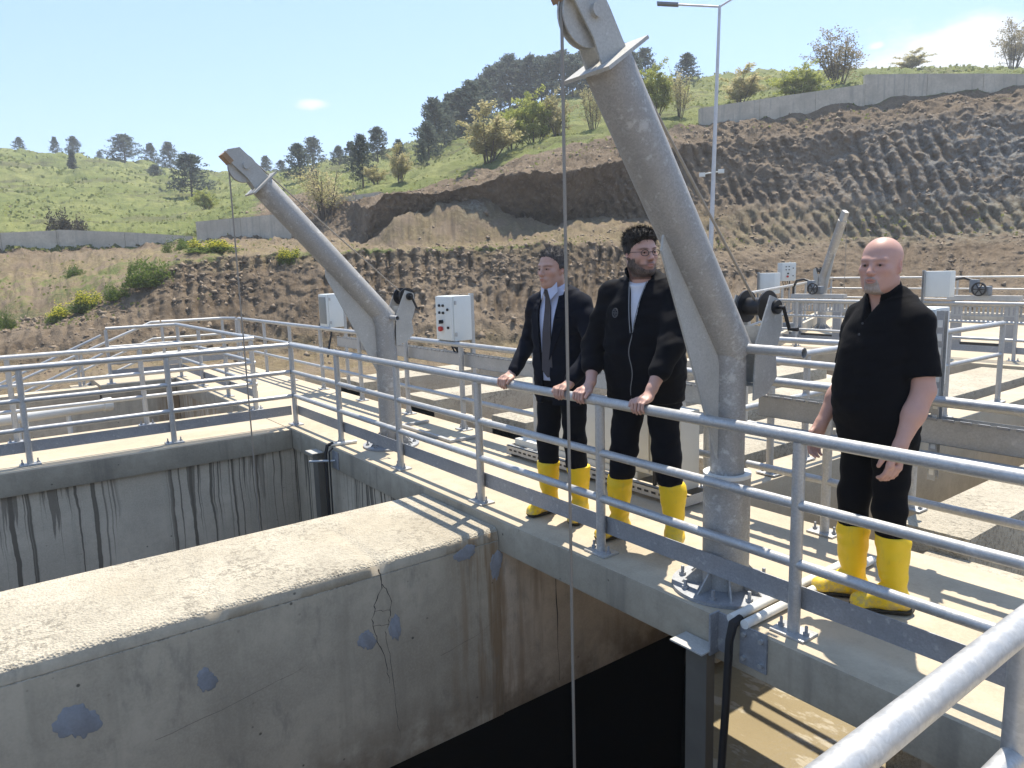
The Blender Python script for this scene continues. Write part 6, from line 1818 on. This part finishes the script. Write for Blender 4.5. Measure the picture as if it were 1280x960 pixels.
# ---- bearded man in the zip jacket
def clothes_zip(t, s, J, arms, T, LP, HC, hpnt, put, w2l, H):
    V = Vox((-.36, -.30, .28), (.36, .36, 1.0 * s), .0065)
    V.add(T.prim(-.02, .80 * s, .98 * s), 0); legs_field(V, s, J, .395, 1.06, .014); V.wrinkle(.005, 1.7, 1.3); boot_cut(V, .395)
    put(V.mesh('trousers', CL['trous']), 'trousers')
    V = Vox((-.24, -.2, 1.18 * s), (.24, .40, 1.56 * s), .006)
    V.add(T.prim(-.006, 1.19 * s), 0)
    V.add(cone((0, LP(1.45 * s) - .01, 1.44 * s), hpnt((0, -.02, -.125)), .088 * s, .075 * s), .02)
    g = V.allv(); V.d = np.maximum(V.d, g[2] - (1.495 * s - (g[1] - HC[1]) * .55)).astype(np.float32)
    V.wrinkle(.002, 1.5, .2)
    put(V.mesh('tee_shirt', CL['tee']), 'tee_shirt')
    V = Vox((-.54, -.34, .80 * s), (.54, .46, 1.58 * s), .0062)
    V.add(T.prim(.013, .835 * s), 0)
    V.add(T.prim(-.004, .80 * s, .86 * s), .02)
    for sd, nm in ((1, 'r'), (-1, 'l')):
        S, E, W = arms[nm]
        V.add(cone((sd * .055, LP(1.5 * s) - .022, 1.490 * s), S + np.array([-.01 * sd, 0, .004]), .063, .066), .035)
        V.add(ell(S + np.array([sd * .002, 0, -.012]), (.077 * s, .083 * s, .080 * s)), .03)
        W2 = sleeve_field(V, arms[nm], s, .080, .070, .058, .60)
    V.add(cone((0, LP(1.46 * s) - .015, 1.46 * s), hpnt((0, -.024, -.085)), .083 * s, .077 * s), .012)
    g = V.allv(); V.d = np.maximum(V.d, g[2] - (1.565 * s - (g[1] - HC[1]) * .30)).astype(np.float32)
    V.wrinkle(.0060, 1.2, 4.0); V.wrinkle(.0025, 3.0, 1.9)
    def vee(x, y, z):
        w = np.interp(z, [.7 * s, 1.19 * s, 1.22 * s, 1.40 * s, 1.50 * s, 1.6 * s], [-.05, -.002, .005, .032, .054, .075])
        return np.maximum(np.abs(x) - w, .0 - y)
    V.cut(region(vee, (-.12, 0, 1.16 * s), (.12, .46, 1.60 * s)), .004)
    V.cut(cone((0, LP(1.46 * s) - .01, 1.42 * s), hpnt((0, -.02, -.085)), .080 * s, .070 * s), .003)
    ja = put(V.mesh('jacket', CL['black']), 'jacket')
    L, R = [], []
    for i in range(24):
        z = (.835 + (1.215 - .835) * i / 23) * s; x = .010 * math.sin(i * .45); y = float(T.front(x, z, .0165)) + .001
        L.append((x - .002, y, z)); R.append((x + .002, y, z))
    strip(L, R, .003, (0, 1, 0)).build('zip', CL['zip'], ja, org=(0, 0, 0), smooth=False)
    for sd in (1, -1):
        L, R = [], []
        for i in range(8):
            z = (1.22 + (1.49 - 1.22) * i / 7) * s; w = np.interp(z, [1.19 * s, 1.22 * s, 1.40 * s, 1.50 * s], [-.002, .005, .032, .054]); y = float(T.front(w, z, .016))
            L.append((sd * (w - .001), y, z)); R.append((sd * (w + .004), y, z))
        strip(L, R, .003, (0, 1, 0)).build('zip', CL['zip'], ja, org=(0, 0, 0), smooth=False)
    # chest badge: two wings and a ring, dark on dark
    bx, bz = .118, 1.325 * s
    m = MB(); yb = float(T.front(bx, bz, .015)) + .002; nb = Vector((.45, .9, .1)).normalized()
    m.ring((bx, yb, bz), nb, .028, .021, .003, 24); m.disc((bx, yb, bz), nb, .008, .003, 12)
    for k in range(6):
        a = 2 * PI * k / 6; m.disc((bx + .0145 * math.cos(a) * .9, yb - .006 * math.cos(a), bz + .0145 * math.sin(a)), nb, .004, .003, 8)
    m.build('badge', CL['badge'], ja, org=(0, 0, 0), smooth=False)
    # spectacles
    m = MB()
    for sd in (1, -1):
        c = [hpnt((sd * .034 + .0205 * math.cos(a) * (1 if abs(math.cos(a)) < .9 else .98), .1005 - abs(.0205 * math.cos(a) + .0) * .15 - .010 * (math.cos(a) * .5 + .0) * (1), -.001 + .0155 * math.sin(a) * (1.0 + .1 * math.sin(a)))) for a in np.linspace(0, 2 * PI, 25)]
        m.tube(c, .0019, 6, caps=False)
        m.tube([hpnt((sd * .0545, .096, .006)), hpnt((sd * .072, .07, .007)), hpnt((sd * .081, .0, .008))], .0018, 6)
    m.tube([hpnt((-.0135, .1015, .003)), hpnt((0, .105, .005)), hpnt((.0135, .1015, .003))], .0017, 6)
    m.build('spectacles', CL['frame'], t, org=(0, 0, 0))
    return []

# ---- bald man in the polo shirt
def clothes_polo(t, s, J, arms, T, LP, HC, hpnt, put, w2l, H):
    V = Vox((-.36, -.32, .26), (.36, .36, 1.0 * s), .0065)
    V.add(T.prim(-.022, .78 * s, .98 * s), 0); legs_field(V, s, J, .385, 1.0, .010); V.wrinkle(.004, 1.6, 2.3); boot_cut(V, .385)
    put(V.mesh('trousers', CL['polo']), 'trousers')
    V = Vox((-.50, -.34, .78 * s), (.50, .42, 1.60 * s), .006)
    V.add(T.prim(.008, .80 * s), 0)
    for sd, nm in ((1, 'r'), (-1, 'l')):
        S, E, W = arms[nm]
        V.add(cone((sd * .055, LP(1.5 * s) - .02, 1.487 * s), S + np.array([-.014 * sd, 0, .002]), .064, .062), .035)
        E2 = S + (E - S) * .80
        dd = (E - S) / np.linalg.norm(E - S)
        Q = Vox((-.50, -.34, .78 * s), (.50, .42, 1.60 * s), .006)
        Q.add(cone(S, E2 + dd * .08, .066 * s, .076 * s), 0)
        gx, gy, gz = Q.allv()
        Q.d = np.maximum(Q.d, (gx - E2[0]) * dd[0] + (gy - E2[1]) * dd[1] + (gz - E2[2]) * dd[2]).astype(np.float32)
        hh = np.maximum(.03 - np.abs(V.d - Q.d), 0) / .03
        V.d = np.minimum(V.d, Q.d) - hh * hh * .03 * .25
    V.wrinkle(.0050, 1.1, 5.0); V.wrinkle(.0020, 2.8, 2.9)
    V.cut(cone((0, LP(1.46 * s) - .012, 1.45 * s), hpnt((0, -.02, -.09)), .066 * s, .068 * s), .004)
    def vee(x, y, z):
        w = np.interp(z, [.7 * s, 1.37 * s, 1.40 * s, 1.50 * s, 1.6 * s], [-.05, -.004, .004, .036, .05]); return np.maximum(np.abs(x) - w, .0 - y)
    V.cut(region(vee, (-.1, 0, 1.33 * s), (.1, .42, 1.6 * s)), .003)
    po = put(V.mesh('polo_shirt', CL['polo']), 'polo_shirt')
    # collar: standing band with two fallen points
    V = Vox((-.14, -.16, 1.36 * s), (.14, .24, 1.62 * s), .0045)
    V.add(cone((0, LP(1.46 * s) - .016, 1.455 * s), hpnt((0, -.026, -.085)), .084 * s, .076 * s), 0)
    V.cut(cone((0, LP(1.46 * s) - .016, 1.435 * s), hpnt((0, -.026, -.070)), .0765 * s, .069 * s), 0)
    g = V.allv()
    V.d = np.maximum(V.d, np.maximum(g[2] - (1.562 * s - (g[1] - HC[1]) * .42), (1.455 * s - np.maximum(g[1] - HC[1] - .02, 0) * .9) - g[2])).astype(np.float32)
    def gap(x, y, z): return np.maximum(np.abs(x) - np.interp(z, [1.38 * s, 1.46 * s, 1.56 * s], [.004, .022, .046]), HC[1] - y)
    V.cut(region(gap, (-.1, -.05, 1.3 * s), (.1, .3, 1.62 * s)), .002)
    put(V.mesh('collar', CL['polo']), 'collar', po)
    m = MB()
    for z in (1.385, 1.335): m.disc((.0, float(T.front(0, z * s, .012)) + .003, z * s), (0, 1, .1), .0055, .003, 10)
    m.build('button', CL['badge'], po, org=(0, 0, 0))
    return []

person('greying man in a navy suit with grey tie and yellow rubber boots', 4.31, .27, (.22, -1), 1.765, dict(
    lean=.03, shoulder=.175, feet={'r': (.115, .02), 'l': (-.125, -.01)}, footang={'r': .25, 'l': -.35}, head=(-.08, .02, 0), hy=.0, gaze=0.0,
    arm={'r': dict(wrist=(4.06, .062, .985), pole=(.35, -.9, .2), hand='rail', thumb=1), 'l': dict(wrist=(4.645, .062, .985), pole=(-.5, -.9, .2), hand='rail', thumb=-1)},
    trunk=dict(a=[.185, .185, .180, .176, .178, .182, .172, .135, .10], b=[.118, .122, .122, .118, .118, .118, .110, .092, .075], cy=[0, 0, .006, .008, .004, 0, -.006, -.014, -.02]),
    skull=(1.0, 1.02, .97, 1.0), tone=(.50, .30, .225), brow=.75, browcol=(.28, .24, .24), stubble=(.16, (.62, .58, .58)), boot=.365,
    hair=[('hair', GREY, .0085, hair_suit, .0030, 8.0)], clothes=clothes_suit))
person('bearded man with glasses in a black zip jacket and yellow rubber boots', 4.985, .35, (.32, -1), 1.845, dict(
    lean=.025, shoulder=.20, feet={'r': (.175, .03), 'l': (-.19, .02)}, footang={'r': .35, 'l': -.35}, head=(1.0, .0, .03), gaze=.12, headscale=1.0, neck=.064,
    arm={'r': dict(wrist=(4.815, .064, .988), pole=(.75, -.8, .1), hand='rail', thumb=1), 'l': dict(wrist=(5.285, .064, .985), pole=(-.8, -.7, .1), hand='rail', thumb=-1)},
    armfat=1.12, trunk=dict(a=[.205, .212, .216, .216, .214, .210, .196, .150, .108], b=[.140, .150, .156, .156, .150, .142, .128, .104, .082], cy=[.0, .012, .020, .020, .012, .004, -.006, -.014, -.02]),
    skull=(1.02, 1.0, 1.06, 1.0), tone=(.50, .30, .235), brow=.9, browcol=(.16, .13, .13), comb=.6, tuft=1.5, stubble=(.85, (.15, .115, .105)), boot=.395,
    hair=[('hair', CL['dark'], .0125, hair_dark, .0040, 6.5), ('beard', STUB, .0022, beard_full, .0016, 16.0)], clothes=clothes_zip))
person('bald man with a pale goatee in a black polo shirt and yellow rubber boots', 6.27, .53, (-.32, -.95), 1.735, dict(
    lean=-.012, shoulder=.172, shz=-.02, feet={'r': (.105, .02), 'l': (-.10, -.03)}, footang={'r': .62, 'l': .60}, head=(.40, -.02, .0), gaze=.1, headscale=1.04, neck=.066,
    arm={'r': dict(world=False, wrist=(.235, .12, .86), pole=(.25, -1, 0), hand='hang'), 'l': dict(world=False, wrist=(-.235, .11, .85), pole=(-.25, -1, 0), hand='hang')},
    armfat=1.15, trunk=dict(a=[.176, .186, .192, .192, .190, .186, .170, .132, .098], b=[.134, .148, .158, .156, .146, .136, .122, .100, .080], cy=[.0, .012, .026, .030, .020, .006, -.004, -.014, -.02]),
    skull=(1.02, 1.03, 1.08, 1.0), tone=(.50, .29, .225), brow=.45, browcol=(.55, .47, .45), stubble=(.35, (.92, .86, .84)), boot=.385,
    hair=[('beard', WHT, .0030, goatee, .0012, 12.0)], clothes=clothes_polo))
